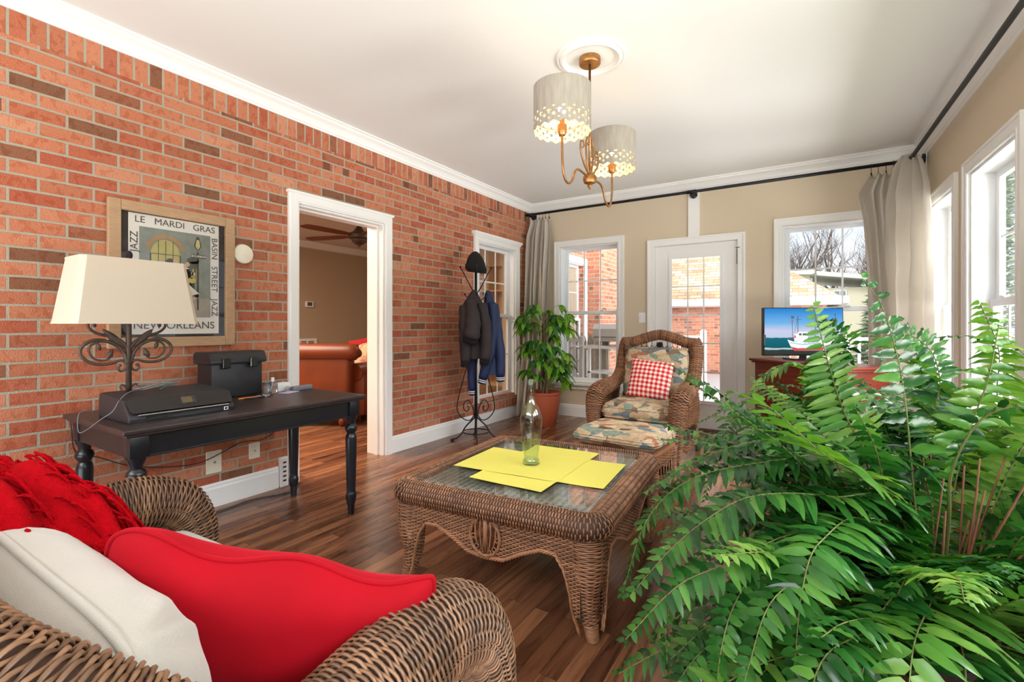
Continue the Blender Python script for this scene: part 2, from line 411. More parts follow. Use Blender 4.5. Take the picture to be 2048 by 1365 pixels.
def pane_mat(name, tint=(1, 1, 1, 1), f0=.045, rough=0.0):
    """thin glass: transparent plus a mirror share that grows at grazing angles (Schlick)"""
    m = bpy.data.materials.new(name); m.use_nodes = True; nt = m.node_tree; nt.nodes.clear()
    o = N(m, 'ShaderNodeOutputMaterial'); t = N(m, 'ShaderNodeBsdfTransparent'); t.inputs[0].default_value = tint
    g = N(m, 'ShaderNodeBsdfGlossy'); g.inputs['Roughness'].default_value = rough; lw = N(m, 'ShaderNodeLayerWeight'); lw.inputs['Blend'].default_value = .5
    p = N(m, 'ShaderNodeMath', operation='POWER'); L(m, lw.outputs['Facing'], p.inputs[0]); p.inputs[1].default_value = 5
    q = N(m, 'ShaderNodeMath', operation='MULTIPLY_ADD'); L(m, p.outputs[0], q.inputs[0]); q.inputs[1].default_value = 1 - f0; q.inputs[2].default_value = f0
    mx = N(m, 'ShaderNodeMixShader'); L(m, q.outputs[0], mx.inputs[0]); L(m, t.outputs[0], mx.inputs[1]); L(m, g.outputs[0], mx.inputs[2]); L(m, mx.outputs[0], o.inputs[0])
    return m

def cloth_weave(name, col, rough=.9, bs=.25, sc_=900, sheen=.3, var=.06):
    m = mat(name, col, rough, spec=.2, sheen=sheen, var=var, vscale=5)
    b = m.node_tree.nodes['Principled BSDF']
    tc = N(m, 'ShaderNodeTexCoord')
    w = N(m, 'ShaderNodeTexNoise', Scale=float(sc_) * .6, Detail=1.0); L(m, tc.outputs['Object'], w.inputs['Vector'])
    bp = N(m, 'ShaderNodeBump', Strength=bs, Distance=.002); L(m, w.outputs['Fac'], bp.inputs['Height']); L(m, bp.outputs[0], b.inputs['Normal'])
    return m

M_ = {}
M_['brick'] = brick_mat('red_brick', 'y', zoff=.003)
M_['soldier'] = brick_mat('red_brick_upright', 'y', vertical=True, bw=.5, rh=.071, zoff=.25)
M_['brick_x'] = brick_mat('red_brick_crosswise', 'xy', pale=22)
M_['brick_out'] = brick_mat('red_brick_outside', 'xy', pale=22)
M_['floor'] = wood_floor()
M_['ceil'] = mat('ceiling_paint', lin(232, 232, 230), .9, spec=.2)
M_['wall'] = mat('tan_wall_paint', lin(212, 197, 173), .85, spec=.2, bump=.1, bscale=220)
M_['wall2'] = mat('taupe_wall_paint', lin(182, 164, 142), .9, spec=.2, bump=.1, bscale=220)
M_['white'] = mat('white_trim_paint', lin(238, 238, 236), .35, spec=.5)
M_['vinyl'] = mat('white_vinyl', lin(236, 238, 240), .3)
M_['pane'] = pane_mat('window_pane')
M_['pane_dark'] = pane_mat('inner_window_pane', (.85, .85, .82, 1), .12)
M_['tglass'] = pane_mat('table_glass', (.92, .96, .94, 1), .09)
M_['pglass'] = pane_mat('picture_glass', (.97, .97, .97, 1), .05)
M_['iron'] = mat('black_iron', lin(38, 38, 42), .45, metal=.6, bump=.3, bscale=90)
M_['rustiron'] = mat('brown_iron', lin(92, 78, 70), .5, metal=.5, var=.3, vscale=60, bump=.3, bscale=120)
M_['pipe'] = mat('dark_pipe_steel', lin(52, 54, 60), .45, metal=.7, var=.3, vscale=14)
M_['black'] = mat('black_paint', lin(26, 28, 34), .28, spec=.5, var=.2, vscale=10)
M_['blacktop'] = mat('worn_black_top', lin(52, 42, 42), .35, spec=.5, var=.25, vscale=8, bump=.15, bscale=60, stretch=(4, 1, 1))
M_['plastic'] = mat('black_plastic', lin(38, 38, 42), .45, bump=.12, bscale=500)
M_['plastic2'] = mat('glossy_black_plastic', lin(30, 27, 27), .12)
M_['wicker'] = mat('brown_wicker', lin(146, 102, 72), .33, island=.35, var=.25, vscale=12, spec=.5)
M_['wicker_d'] = mat('wicker_core', lin(58, 36, 24), .7, island=0)
M_['wicker_l'] = mat('weathered_wicker', lin(126, 94, 70), .33, island=.45, var=.25, vscale=14)
M_['wicker_g'] = mat('grey_brown_wicker', lin(168, 156, 146), .5, island=.25)
M_['cream'] = cloth_weave('cream_linen', lin(178, 172, 162), bs=.5, sc_=1000)
M_['red'] = mat('red_velvet', lin(152, 1, 18), .8, sheen=.4, spec=.15, var=.12, vscale=7, bump=.1, bscale=300)
M_['red'].node_tree.nodes['Principled BSDF'].inputs['Sheen Tint'].default_value = lin(255, 60, 80)
M_['throw'] = mat('red_yarn', lin(164, 1, 14), .95, spec=.08, bump=1.0, bscale=330, var=.15, vscale=60, island=.15)
M_['curtain'] = cloth_weave('taupe_linen', lin(226, 220, 211), bs=.2, sc_=700)
M_['shade'] = mat('cream_lampshade', lin(224, 213, 195), .9, spec=.1, bump=.06, bscale=700)
M_['terra'] = mat('terracotta_plastic', lin(192, 98, 66), .5)
M_['soil'] = mat('soil', lin(52, 38, 28), 1, bump=1, bscale=60)
M_['cherry'] = mat('cherry_wood', lin(116, 46, 32), .28, var=.25, vscale=5, stretch=(1, 1, 8))
M_['leather'] = mat('cognac_leather', lin(116, 52, 24), .38, var=.2, vscale=5, bump=.15, bscale=160)
M_['gold'] = mat('antique_gold', lin(170, 122, 74), .38, metal=.75, var=.25, vscale=40)
M_['yellow'] = mat('yellow_paper', lin(216, 208, 100), .7, spec=.2)
M_['dark'] = mat('black_fabric', lin(18, 17, 18), .95, bump=.5, bscale=300)
M_['jacket'] = mat('charcoal_brown_fabric', lin(46, 38, 40), .7, var=.1, vscale=9, bump=.1, bscale=200)
M_['navy'] = mat('navy_fabric', lin(26, 44, 86), .6, var=.12, vscale=9, bump=.1, bscale=200)
M_['whitef'] = mat('white_knit', lin(230, 230, 232), .8)
M_['chrome'] = mat('brushed_steel', lin(200, 200, 200), .3, metal=1)
M_['ivory'] = mat('ivory_plastic', lin(232, 226, 206), .4)

def add_translucent(m, fac, col):
    nt = m.node_tree; b = nt.nodes['Principled BSDF']; out = [n for n in nt.nodes if n.type == 'OUTPUT_MATERIAL'][0]
    t = N(m, 'ShaderNodeBsdfTranslucent'); t.inputs[0].default_value = col; mx = N(m, 'ShaderNodeMixShader'); mx.inputs[0].default_value = fac
    L(m, b.outputs[0], mx.inputs[1]); L(m, t.outputs[0], mx.inputs[2]); L(m, mx.outputs[0], out.inputs[0])
add_translucent(M_['curtain'], .45, lin(232, 228, 222))
add_translucent(M_['shade'], .25, lin(230, 216, 190))

# ------------------------------------------------------------------ the room shell
XL, YF, ZC, Y0 = -3.22, 5.55, 2.75, -1.5
A_R = Vector((.83, 5.55)); dR = Vector((.0344, -.9994))
def frame_M(o, ds, dn):
    return Matrix(((ds[0], dn[0], 0, o[0]), (ds[1], dn[1], 0, o[1]), (0, 0, 1, 0), (0, 0, 0, 1)))
MF = frame_M((XL, YF), (1, 0), (0, 1))            # far wall: s = x-XL, n outward (+y)
MR = frame_M(A_R, dR, (.9994, .0344))             # right wall: s from the far corner towards the camera
ML = frame_M((XL, 0), (0, 1), (-1, 0))            # brick wall: s = y, n = -x
LR = 6.6

def wall_pieces(mb, s0, s1, z0, z1, n0, n1, openings):
    """openings sorted list of (a,b,za,zb)"""
    cur = s0
    for a, b, za, zb in openings:
        if a > cur: mb.box(cur, a, n0, n1, z0, z1)
        if za > z0: mb.box(a, b, n0, n1, z0, za)
        if zb < z1: mb.box(a, b, n0, n1, zb, z1)
        cur = b
    if cur < s1: mb.box(cur, s1, n0, n1, z0, z1)
    return mb
def S_(o): o['kind'] = 'structure'; return o

mb = MB(); mb.box(XL - .2, 1.3, Y0, YF + .2, -.12, 0); mb.box(-9.2, XL - .2, Y0, 9, -.12, 0)
S_(mb.build('floor', M_['floor']))
mb = MB(); mb.box(XL - .2, 1.3, Y0, YF + .2, ZC, ZC + .1)
S_(mb.build('ceiling', M_['ceil']))
fw_open = [(.45, 1.23, .44, 2.15), (1.66, 2.54, 0, 2.07), (2.95, 3.74, .44, 2.15)]
S_(wall_pieces(MB(), -.0, 4.35, 0, ZC, 0, .16, fw_open).xf(MF).build('wall_far', M_['wall']))
rw = [(.08, 1.0), (1.18, 2.14), (2.32, 3.28), (3.46, 4.42), (4.6, 5.56)]
S_(wall_pieces(MB(), 0, LR, 0, ZC, 0, .16, [(a + .07, b - .07, .44, 2.165) for a, b in rw]).xf(MR).build('wall_right', M_['wall']))
mb = MB(); lo = [(2.14, 2.98, 0, 2.05), (4.37, 5.18, .30, 2.13)]
wall_pieces(mb, Y0, YF + .2, 0, 2.525, 0, .1, lo)
mb.cur = 1; mb.box(Y0, YF + .2, 0, .1, 2.525, ZC)
o = S_(mb.xf(ML).build('wall_left', [M_['brick'], M_['soldier']]))
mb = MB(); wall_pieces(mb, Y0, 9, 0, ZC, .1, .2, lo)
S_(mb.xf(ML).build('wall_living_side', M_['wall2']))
# reveals around the doorway and the window, then brick sill
tr_n = [0]
def trim(mb, mat_, smooth=False):
    tr_n[0] += 1
    return S_(mb.build('trim_%d' % tr_n[0], mat_, smooth=smooth))
def crown(M, s0, s1):
    prof = [(0, 2.65), (0.010, 2.65), (0.014, 2.662), (.022, 2.664), (.030, 2.685), (.045, 2.705), (.062, 2.716), (.070, 2.722), (.070, 2.735), (.088, 2.738), (.088, ZC), (0, ZC)]
    mb = MB(); mb.prism(prof, lambda n, z: (s0, -n, z), lambda n, z: (s1, -n, z)); return mb.xf(M)
for M, a, b in ((MF, 0, 4.3), (MR, 0, LR), (ML, Y0, YF)): trim(crown(M, a, b), M_['white'])
def base(name, M, segs):
    mb = MB()
    for a, b in segs:
        mb.prism([(0, 0), (.016, 0), (.016, .115), (.012, .128), (.012, .138), (.006, .15), (0, .15)], lambda n, z: (a, -n, z), lambda n, z: (b, -n, z))
    S_(mb.xf(M).build(name, M_['white']))
base('baseboard_far', MF, [(0, 1.59), (2.61, 4.1)])
base('baseboard_right', MR, [(0, LR)])
base('baseboard_left', ML, [(Y0, 1.985), (3.06, YF)])
# doorway casing and jambs to the living room
mb = MB()
mb.rframe(2.06, 3.06, 0, 2.13, -.02, .001, .08, 0, .08)
mb.rframe(2.072, 3.048, 0, 2.118, -.027, -.019, .056, 0, .056)
mb.box(2.05, 3.07, -.034, .002, 2.1181, 2.136)
mb.rframe(2.1405, 2.9795, 0, 2.0495, .0015, .2005, .015, 0, .015)
mb.rframe(2.1556, 2.9644, 0, 2.0344, .06, .10, .012, 0, .012)
o = trim(mb.xf(ML), M_['white'])

def casing(mb, s0, s1, z0, z1, w, n0=-.018, sill=True):
    mb.rframe(s0, s1, z0 + .0005, z1, n0, .002, w, 0, w)
    mb.rframe(s0 - .004, s1 + .004, z0 + .0006, z1 + .004, n0 - .008, .0015, .02, 0, .018)
    mb.rframe(s0 + w - .02, s1 - w + .02, z0 + .0007, z1 - w + .02, n0 - .004, .0013, .012, 0, .012)
    if sill:
        mb.box(s0 - .02, s1 + .02, -.055, .03, z0 - .02, z0 + .004); mb.box(s0, s1, -.02, 0, z0 - .075, z0 - .02)
win_n = [0]
def window(M, s0, s1, z0, z1, cw=.07, fr=.045, nd=.09, rail=1.31, cols=3, pane='pane', sill=True, head=False):
    win_n[0] += 1
    root = S_(thing('window_%d' % win_n[0], M @ Vector((s0, 0, 0))))
    inv = Matrix.Translation(-(M @ Vector((s0, 0, 0))))
    def bld(mb, name, m): return mb.xf(inv @ M).build(name, m, root)
    mb = MB(); casing(mb, s0, s1, z0, z1, cw, sill=sill)
    if head: mb.box(s0 - .03, s1 + .03, -.05, 0, z1 - .01, z1 + .02); mb.box(s0 - .015, s1 + .015, -.035, 0, z1 - .03, z1 - .01)
    bld(mb, 'casing', M_['white'])
    a, b = s0 + cw, s1 - cw; zt = z1 - cw
    mb = MB()                       # jamb liner / frame
    mb.rframe(a + .0004, b - .0004, z0 + .005, zt - .0004, .0025, nd + .06, .016, .016, .016)
    bld(mb, 'frame', M_['vinyl'])
    a += .016; b -= .016; zt -= .016; zb = z0 + .02
    def sash(name, za, zb_, n, mrows):
        mb = MB(); w = fr
        mb.rframe(a + .0008, b - .0008, za, zb_, n, n + .029, w, w, w * .8)
        g0, g1, h0, h1 = a + w, b - w, za + w, zb_ - w * .8
        for k in range(1, cols): x = g0 + (g1 - g0) * k / cols; mb.box(x - .008, x + .008, n + .011, n + .019, h0, h1)
        for k in range(1, mrows): z = h0 + (h1 - h0) * k / mrows; mb.box(g0, g1, n + .0104, n + .0196, z - .008, z + .008)
        o = bld(mb, name, M_['vinyl'])
        mb = MB(); mb.add([(g0, n + .015, h0), (g1, n + .015, h0), (g1, n + .015, h1), (g0, n + .015, h1)], [(0, 1, 2, 3)])
        mb.xf(inv @ M); p = mb.build('pane', M_[pane], root)
        return o
    sash('upper_sash', rail - .02, zt, nd + .03, 2)
    sash('lower_sash', zb, rail + .02, nd, 2)
    if cols == 3 and pane == 'pane':
        for fx in (.3, .7):
            x = a + (b - a) * fx
            mb = MB(); mb.rbox(x - .025, x + .025, nd - .005, nd + .03, rail + .018, rail + .034, .004); mb.box(x - .008, x + .02, nd - .01, nd + .004, rail + .026, rail + .036)
            bld(mb, 'sash_lock', M_['vinyl'])
    return root
window(MF, .38, 1.30, .42, 2.225)
window(MF, 2.88, 3.81, .42, 2.225)
for a, b in rw: window(MR, a, b, .42, 2.235, cw=.08, fr=.06, nd=.09, rail=1.30)
window(ML, 4.30, 5.25, .27, 2.19, cw=.085, nd=.06, rail=1.27, pane='pane_dark', sill=False, head=True)
mb = MB(); mb.box(4.28, 5.32, -.03, 0, .15, .262)
trim(mb.xf(ML), M_['soldier'])
# patio door
root = S_(thing('door_1', (-1.63, YF, 0)))
mb = MB(); s = lambda x: x - (-1.63)
mb.rframe(0, 1.02, 0, 2.13, -.018, .002, .07, 0, .07)
mb.rframe(-.004, 1.024, 0, 2.134, -.026, .0015, .02, 0, .018)
mb.rframe(.066, .954, 0, 2.0665, .0022, .14, .010, 0, .010)
mb.build('door_casing', M_['white'], root)
mb = MB(); x0, x1, g0, g1, h0, h1 = s(-1.551), s(-.689), s(-1.385), s(-.835), .30, 1.925
mb.box(x0, g0, .012, .055, .022, 2.054); mb.box(g1, x1, .012, .055, .022, 2.054); mb.box(g0, g1, .012, .055, .022, h0); mb.box(g0, g1, .012, .055, h1, 2.054)
slab = mb.build('door_slab', M_['white'], root)
mb = MB(); w = .022
mb.rframe(g0 - .012, g1 + .012, h0 - .012, h1 + .012, .002, .02, w + .012)
for k in (1, 2): x = g0 + w + (g1 - g0 - 2 * w) * k / 3; mb.box(x - .007, x + .007, .026, .034, h0, h1)
for k in (1, 2, 3, 4): z = h0 + w + (h1 - h0 - 2 * w) * k / 5; mb.box(g0, g1, .0258, .0342, z - .007, z + .007)
mb.build('glass_grille', M_['vinyl'], slab)
mb = MB(); mb.add([(g0, .03, h0), (g1, .03, h0), (g1, .03, h1), (g0, .03, h1)], [(0, 1, 2, 3)]); mb.build('pane', M_['pane'], slab)
for z in (1.07, .93):
    mb = MB(); mb.lathe([(.0, -.058), (.022, -.056), (.029, -.045), (.026, -.03), (.012, -.024), (.012, .0), (.032, .004), (.032, .012)][::-1], 20, (s(-1.495), 0, z), axis='y')
    mb.build('door_knob', M_['iron'], slab, smooth=40)
for z in (.25, 1.05, 1.86):
    mb = MB(); mb.cyl((s(-.687), -.003, z - .05), (s(-.687), -.003, z + .05), .008, n=10); mb.build('hinge', M_['vinyl'], slab)
mb = MB(); mb.tube([(s(-.70), -.01, 1.975), (s(-.69), -.03, 1.97), (s(-.66), -.03, 1.975)], .004, 6); mb.tube([(s(-.687), -.02, 1.96), (s(-.687), -.02, 1.80)], .003, 6); mb.build('door_stop', M_['iron'], slab)
mb = MB(); mb.box(s(-1.56), s(-.68), -.02, .16, 0, .02); mb.build('threshold', mat('threshold_metal', lin(120, 100, 84), .4, metal=.5), root)
# board above the door, rising to the crown
mb = MB(); mb.box(-1.18, -1.062, YF - .02, YF + .001, 2.13, 2.655); trim(mb, M_['white'])
mb = MB(); mb.box(XL + .02, XL + .14, YF - .02, YF + .001, .15, 2.655); trim(mb, M_['white'])
mb = MB(); mb.box(.0, .10, -.02, .001, .15, 2.655); trim(mb.xf(MR), M_['white'])
# living room beyond the doorway
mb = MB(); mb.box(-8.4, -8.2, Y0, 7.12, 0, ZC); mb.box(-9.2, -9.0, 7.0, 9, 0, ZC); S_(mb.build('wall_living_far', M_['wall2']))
mb = MB(); mb.box(-9.2, XL - .2, 9, 9.2, 0, ZC); mb.box(-9.2, XL - .2, Y0 - .2, Y0, 0, ZC); S_(mb.build('wall_living_ends', M_['wall2']))
mb = MB(); mb.box(-9.2, XL - .2, Y0, 9.2, ZC, ZC + .1); S_(mb.build('ceiling_living', M_['ceil']))
mb = MB(); mb.prism([(0, 2.63), (.03, 2.64), (.09, 2.73), (.1, ZC), (0, ZC)], lambda n, z: (-8.2 + n, Y0, z), lambda n, z: (-8.2 + n, 7.12, z)); trim(mb, M_['white'])

# small wall fittings
def tb(o, label, cat, group=None): return tag(o, label, cat, group)
r = thing('light_switch', (-1.70, YF, 1.24), 0, 'white double light switch plate on the tan wall beside the glass door', 'switch')
mb = MB(); mb.rbox(-.04, .04, -.008, .002, -.06, .06, .003); mb.build('cover_plate', M_['vinyl'], r)
for dx in (-.018, .018): mb = MB(); mb.rbox(dx - .006, dx + .006, -.014, -.006, -.016, .016, .002); mb.build('toggle', M_['vinyl'], r)
r = thing('wall_detector', (XL, 1.735, 1.625), 0, 'round off-white disc mounted on brick right of the framed poster', 'detector')
mb = MB(); mb.lathe([(.0, .03), (.045, .03), (.062, .024), (.066, .01), (.066, -.003)][::-1], 36, axis='x'); mb.build('cover', M_['ivory'], r, smooth=30)
mb = MB(); mb.lathe([(0, .034), (.012, .033), (.014, .028)][::-1], 16, axis='x'); mb.build('sensor', M_['ivory'], r, smooth=30)
for (y, z, w, h, lb) in ((1.555, .285, .045, .07, 'ivory coaxial wall plate on brick under the black desk, left one'), (1.815, .30, .036, .052, 'small ivory phone jack plate on brick under the desk, right one')):
    r = thing('wall_plate', (XL, y, z), 0, lb, 'wall plate')
    mb = MB(); mb.rbox(-.001, .012, -w, w, -h, h, .003); mb.build('cover_plate', M_['ivory'], r)
    mb = MB(); mb.cyl((.01, 0, 0), (.022, 0, 0), .006, n=10); mb.cyl((.01, 0, .028), (.014, 0, .028), .003, n=8); mb.build('socket', M_['chrome'], r)
r = thing('cord_cover', (XL, 2.02, 0), 0, 'short white slotted channel on the wall end by the desk leg', 'channel')
mb = MB(); mb.rbox(-.005, .03, -.03, .03, 0.001, .21, .004); mb.build('channel', M_['white'], r)
mb = MB()
for k in range(5): mb.box(.03, .032, -.012, .012, .04 + k * .032, .052 + k * .032)
mb.build('slots', M_['plastic'], r)
r = thing('thermostat', (-8.2, 5.69, 1.556), 0, 'small white thermostat with grey screen on the far living room wall', 'thermostat')
mb = MB(); mb.rbox(-.001, .03, -.085, .085, -.055, .055, .006); mb.build('case', M_['vinyl'], r)
mb = MB(); mb.box(.03, .032, -.05, .05, -.03, .04); mb.build('screen', mat('lcd_grey', lin(80, 88, 96), .2), r)
r = thing('air_vent', (-8.2, 5.35, .76), 0, 'white louvred return air grille low on the living room wall', 'vent')
mb = MB(); mb.box(-.001, .02, -.5, .5, .09, .14); mb.box(-.001, .02, -.5, .5, -.3, -.25); mb.box(-.001, .02, -.5, -.45, -.25, .09); mb.box(-.001, .02, .45, .5, -.25, .09); mb.build('frame', M_['white'], r)
mb = MB()
for k in range(12): z = -.24 + k * .03; mb.box(.002, .016, -.45, .45, z, z + .012)
for k in range(1, 6): y = -.45 + .9 * k / 6; mb.box(.001, .018, y - .012, y + .012, -.25, .1)
mb.build('louvres', M_['white'], r)
mb = MB(); mb.box(.0005, .002, -.45, .45, -.25, .1); mb.build('backing', M_['plastic'], r)

# ------------------------------------------------------------------ furniture
def rootM(root):
    return Matrix.Translation(root.location) @ Euler(root.rotation_euler).to_matrix().to_4x4()
def put(mb, name, m, root, smooth=False):
    return mb.xf(rootM(root).inverted()).build(name, m, root, smooth)
WK = [M_['wicker'], M_['wicker_d']]
def noise3(P, s=1.0, seed=0):
    """cheap smooth pseudo noise for cloth lumps"""
    P = np.asarray(P) * s; o = np.zeros(P.shape[:-1])
    rg = np.random.default_rng(seed)
    for k in range(7):
        d = rg.normal(size=3); d /= np.linalg.norm(d); f = rg.uniform(.7, 2.2)
        o += np.sin(P @ d * f * 2 * PI + rg.uniform(0, 6)) / f
    return o / 4
def pillow_mb(w, h, t, n=28, pinch=.07, wr=.004, seed=1, edge=2.6, sag=0):
    u = np.linspace(-1, 1, n)
    u = np.sign(u) * np.abs(u) ** .8
    U, V = np.meshgrid(u, u)
    X = U * w / 2 * (1 - pinch * (1 - V ** 2)); Z = V * h / 2 * (1 - pinch * (1 - U ** 2)) - sag * (1 - U ** 2) * (V > 0) * V
    T = t / 2 * np.clip((1 - np.abs(U) ** edge), 0, 1) ** .6 * np.clip((1 - np.abs(V) ** edge), 0, 1) ** .6
    nz = noise3(np.stack([X, Z, X * 0], -1), 3.5, seed) * wr
    nz2 = noise3(np.stack([X, Z, X * 0], -1), 4.0, seed + 5) * wr
    mask = (T / (t / 2)) ** .3
    mb = MB(); mb.grid(np.stack([X, -T - nz * mask, Z], -1)); mb.grid(np.stack([X, T + nz2 * mask, Z], -1)[:, ::-1])
    b = [(X[0, i], Z[0, i]) for i in range(n)] + [(X[i, -1], Z[i, -1]) for i in range(1, n)] + [(X[-1, i], Z[-1, i]) for i in range(n - 2, -1, -1)] + [(X[i, 0], Z[i, 0]) for i in range(n - 2, 0, -1)]
    return mb, np.array([(x, 0, z) for x, z in b])
def orient(root, ex, ez, loc):
    ex = Vector(ex).normalized(); ez = Vector(ez); ez = (ez - ex * ez.dot(ex)).normalized(); ey = ez.cross(ex)
    R = Matrix((ex, ey, ez)).transposed()
    root.location = loc; root.rotation_euler = R.to_euler()
def box_cushion(w, d, t, n=22, puff=.02, seed=0, r=.045, wr=.003):
    """box cushion, local x,y plan and z thickness, soft edges"""
    mb = MB(); a = np.linspace(-1, 1, n); U, V = np.meshgrid(a, a)
    def sq(U, V):  # rounded plan
        k = .12; X = U * (w / 2) * np.sqrt(1 - k * V ** 8); Y = V * (d / 2) * np.sqrt(1 - k * U ** 8); return X, Y
    X, Y = sq(U, V)
    e = np.maximum(np.abs(U), np.abs(V)); prof = np.clip((1 - e) / .16, 0, 1); prof = np.sin(prof * PI / 2)
    Zc = puff * (1 - U ** 2) * (1 - V ** 2)
    nz = noise3(np.stack([X, Y, X * 0], -1), 3, seed) * wr
    top = t / 2 - r * (1 - prof) + Zc + nz
    mb.grid(np.stack([X, Y, top], -1)); mb.grid(np.stack([X, Y, -top], -1)[:, ::-1])
    ring = [(0, i) for i in range(n)] + [(i, n - 1) for i in range(1, n)] + [(n - 1, i) for i in range(n - 2, -1, -1)] + [(i, 0) for i in range(n - 2, 0, -1)]
    rows = []
    for f in np.linspace(1, -1, 7):
        bul = 1 + .035 * (1 - f * f) * 1.0
        rows.append([(X[i, j] * bul, Y[i, j] * bul, (t / 2 - r) * f) for i, j in ring])
    mb.grid(np.array(rows), wrap=True)
    pipe = np.array([(X[i, j] * 1.0, Y[i, j] * 1.0, t / 2 - r) for i, j in ring])
    return mb, pipe

# ---- wicker love seat, its back to the camera
sofa = thing('wicker_loveseat', (-1.28, .45, 0), 0, 'brown woven wicker loveseat with rolled arms, nearest seat at the lower left', 'sofa')
path = [(-.63, .835, .0, .055), (-.63, .85, .15, .066), (-.63, .86, .30, .076), (-.63, .85, .42, .082), (-.63, .80, .51, .084), (-.63, .69, .548, .084), (-.615, .55, .545, .084), (-.590, .40, .548, .084), (-.572, .28, .60, .084), (-.60, .18, .705, .085), (-.72, .09, .775, .085), (-.95, .06, .80, .085), (-1.28, .05, .83, .085)]
armp = path[:9]; backp = path[8:]
mir = lambda P: [(-2.56 - p[0],) + tuple(p[1:]) for p in P]
full_back = backp + mir(backp)[::-1][1:]
for nm, P in (('arm_roll', armp), ('arm_roll', mir(armp)), ('back_roll', full_back)):
    S, ln = tube_surf(P, 160); mb = MB(); weave(mb, S, int(ln / .0062), 17, .0044, .0033, spk=4)
    put(mb, nm, [M_['wicker_l'], M_['wicker_d']], sofa, True)
for sx in (0, 1):
    q = lambda x: x if sx == 0 else -2.56 - x
    x = q(-.598)
    S = lambda u, v: np.stack([np.full_like(u, x) + 0 * v, -.0 + .20 + u * .62, .06 + v * .43 + 0 * u], 1)
    mb = MB(); weave(mb, S, 60, 20, .003, .0036, closed=False); put(mb, 'side_panel', [M_['wicker_g'], M_['wicker_d']], sofa, True)
S = lambda u, v: np.stack([-1.93 + u * 1.30, np.full_like(u, .84), .05 + v * .24], 1)
mb = MB(); weave(mb, S, 26, 34, .003, .004, closed=False); put(mb, 'front_apron', WK, sofa, True)
mb = MB(); mb.rbox(-1.95, -.61, .05, .09, .06, .78, .01); put(mb, 'back_panel', M_['wicker'], sofa)
mb = MB(); mb.rbox(-1.88, -.68, .08, .82, .24, .29, .01); put(mb, 'seat_deck', M_['wicker_d'], sofa)
def loose_cushion(name, label, cat, mt, w, d, t, loc, ex, ez, group=None, puff=.02, seed=0, pipe_r=.006, r=.045, pleat=False, gcol=None):
    rt = thing(name, loc, 0, label, cat, group)
    mb, pipe = box_cushion(w, d, t, puff=puff, seed=seed, r=r)
    if pleat:
        V = np.concatenate(mb.v); cx = w / 2; 
        rr = np.hypot(V[:, 0] - cx, V[:, 1] - d / 2); ang = np.arctan2(V[:, 1] - d / 2, V[:, 0] - cx)
        V[:, 2] += .006 * np.cos(ang * 14) * np.exp(-(rr / .10) ** 2) * np.sign(V[:, 2]); mb.v = [V]
    mb.build('cover', mt, rt, True)
    mb = MB(); mb.tube(pipe, pipe_r, 6, closed=True); mb.build('piping', mt, rt, True)
    p2 = pipe.copy(); p2[:, 2] *= -1
    mb = MB(); mb.tube(p2, pipe_r, 6, closed=True); mb.build('piping', mt, rt, True)
    orient(rt, ex, ez, loc); return rt
for cx, lb in ((-1.595, 'cream linen seat cushion of the loveseat, far side by the brick wall'), (-.975, 'cream linen seat cushion of the loveseat, below the red pillow')):
    loose_cushion('seat_cushion', lb, 'cushion', M_['cream'], .60, .64, .15, (cx, .515, .372), (1, 0, 0), (0, 0, 1), 'seat cushions of the wicker loveseat', seed=int(-cx * 10))
def knife_cushion(lb, w, h, t, loc, ex, ez, seed):
    rt = thing('back_cushion', loc, 0, lb, 'cushion', 'back cushions of the wicker loveseat')
    mb, edge = pillow_mb(w, h, t, 48, .025, .006, seed, edge=4.5)
    def shape(V):
        x, z = V[:, 0] / (w / 2), V[:, 2] / (h / 2); c = np.clip(np.abs(x) * np.abs(z), 0, 1) ** 5; V[:, 0] *= 1 - .10 * c; V[:, 2] *= 1 - .10 * c; return V
    V = shape(np.concatenate(mb.v))
    for sx in (-1, 1):   # gathered pleats at the upper corners
        rr = np.hypot(V[:, 0] - sx * w / 2, V[:, 2] - h / 2); an = np.arctan2(V[:, 2] - h / 2, V[:, 0] - sx * w / 2)
        V[:, 1] += np.sign(V[:, 1]) * .008 * np.cos(an * 16) * np.exp(-((rr - .09) / .06) ** 2)
    mb.v = [V]; mb.build('cover', M_['cream'], rt, True)
    mb = MB(); mb.tube(shape(edge.copy()), .007, 6, closed=True); mb.build('piping', M_['cream'], rt, True)
    orient(rt, ex, ez, loc)
knife_cushion('cream linen back cushion with piped edge, nearest the camera behind the red pillow', .60, .48, .21, (-.965, .275, .560), (1, .02, -.025), (0, -.22, 1), 3)
knife_cushion('cream linen back cushion mostly hidden under the red fringed throw', .60, .48, .22, (-1.60, .285, .555), (1, 0, 0), (0, -.25, 1), 6)
# red velvet pillow, leaning across the corner
rp = thing('throw_pillow', (0, 0, 0), 0, 'large bright red velvet pillow with piped edge on the wicker loveseat', 'pillow')
mb, edge = pillow_mb(.585, .40, .195, 48, .06, .015, 4, edge=3.0)
V = np.concatenate(mb.v)
def pil_wave(V):   # slack, slightly wavy upper edge and blunt corners
    x, z = V[:, 0] / .2925, V[:, 2] / .20
    V[:, 2] += np.clip(z, 0, 1) ** 3 * (.012 * np.sin(x * 7 + .6) - .010 * np.exp(-((x - .25) / .28) ** 2))
    V[:, 1] += np.clip(z, 0, 1) ** 2 * .010 * np.sin(x * 6 + 1)
    c = np.clip(np.abs(x) * np.abs(z), 0, 1) ** 6; V[:, 0] *= 1 - .07 * c; V[:, 2] *= 1 - .07 * c
    return V
mb.v = [pil_wave(V)]; mb.build('cover', M_['red'], rp, True)
mb = MB(); mb.tube(pil_wave(edge.copy()), .0052, 6, closed=True); mb.build('piping', M_['red'], rp, True)
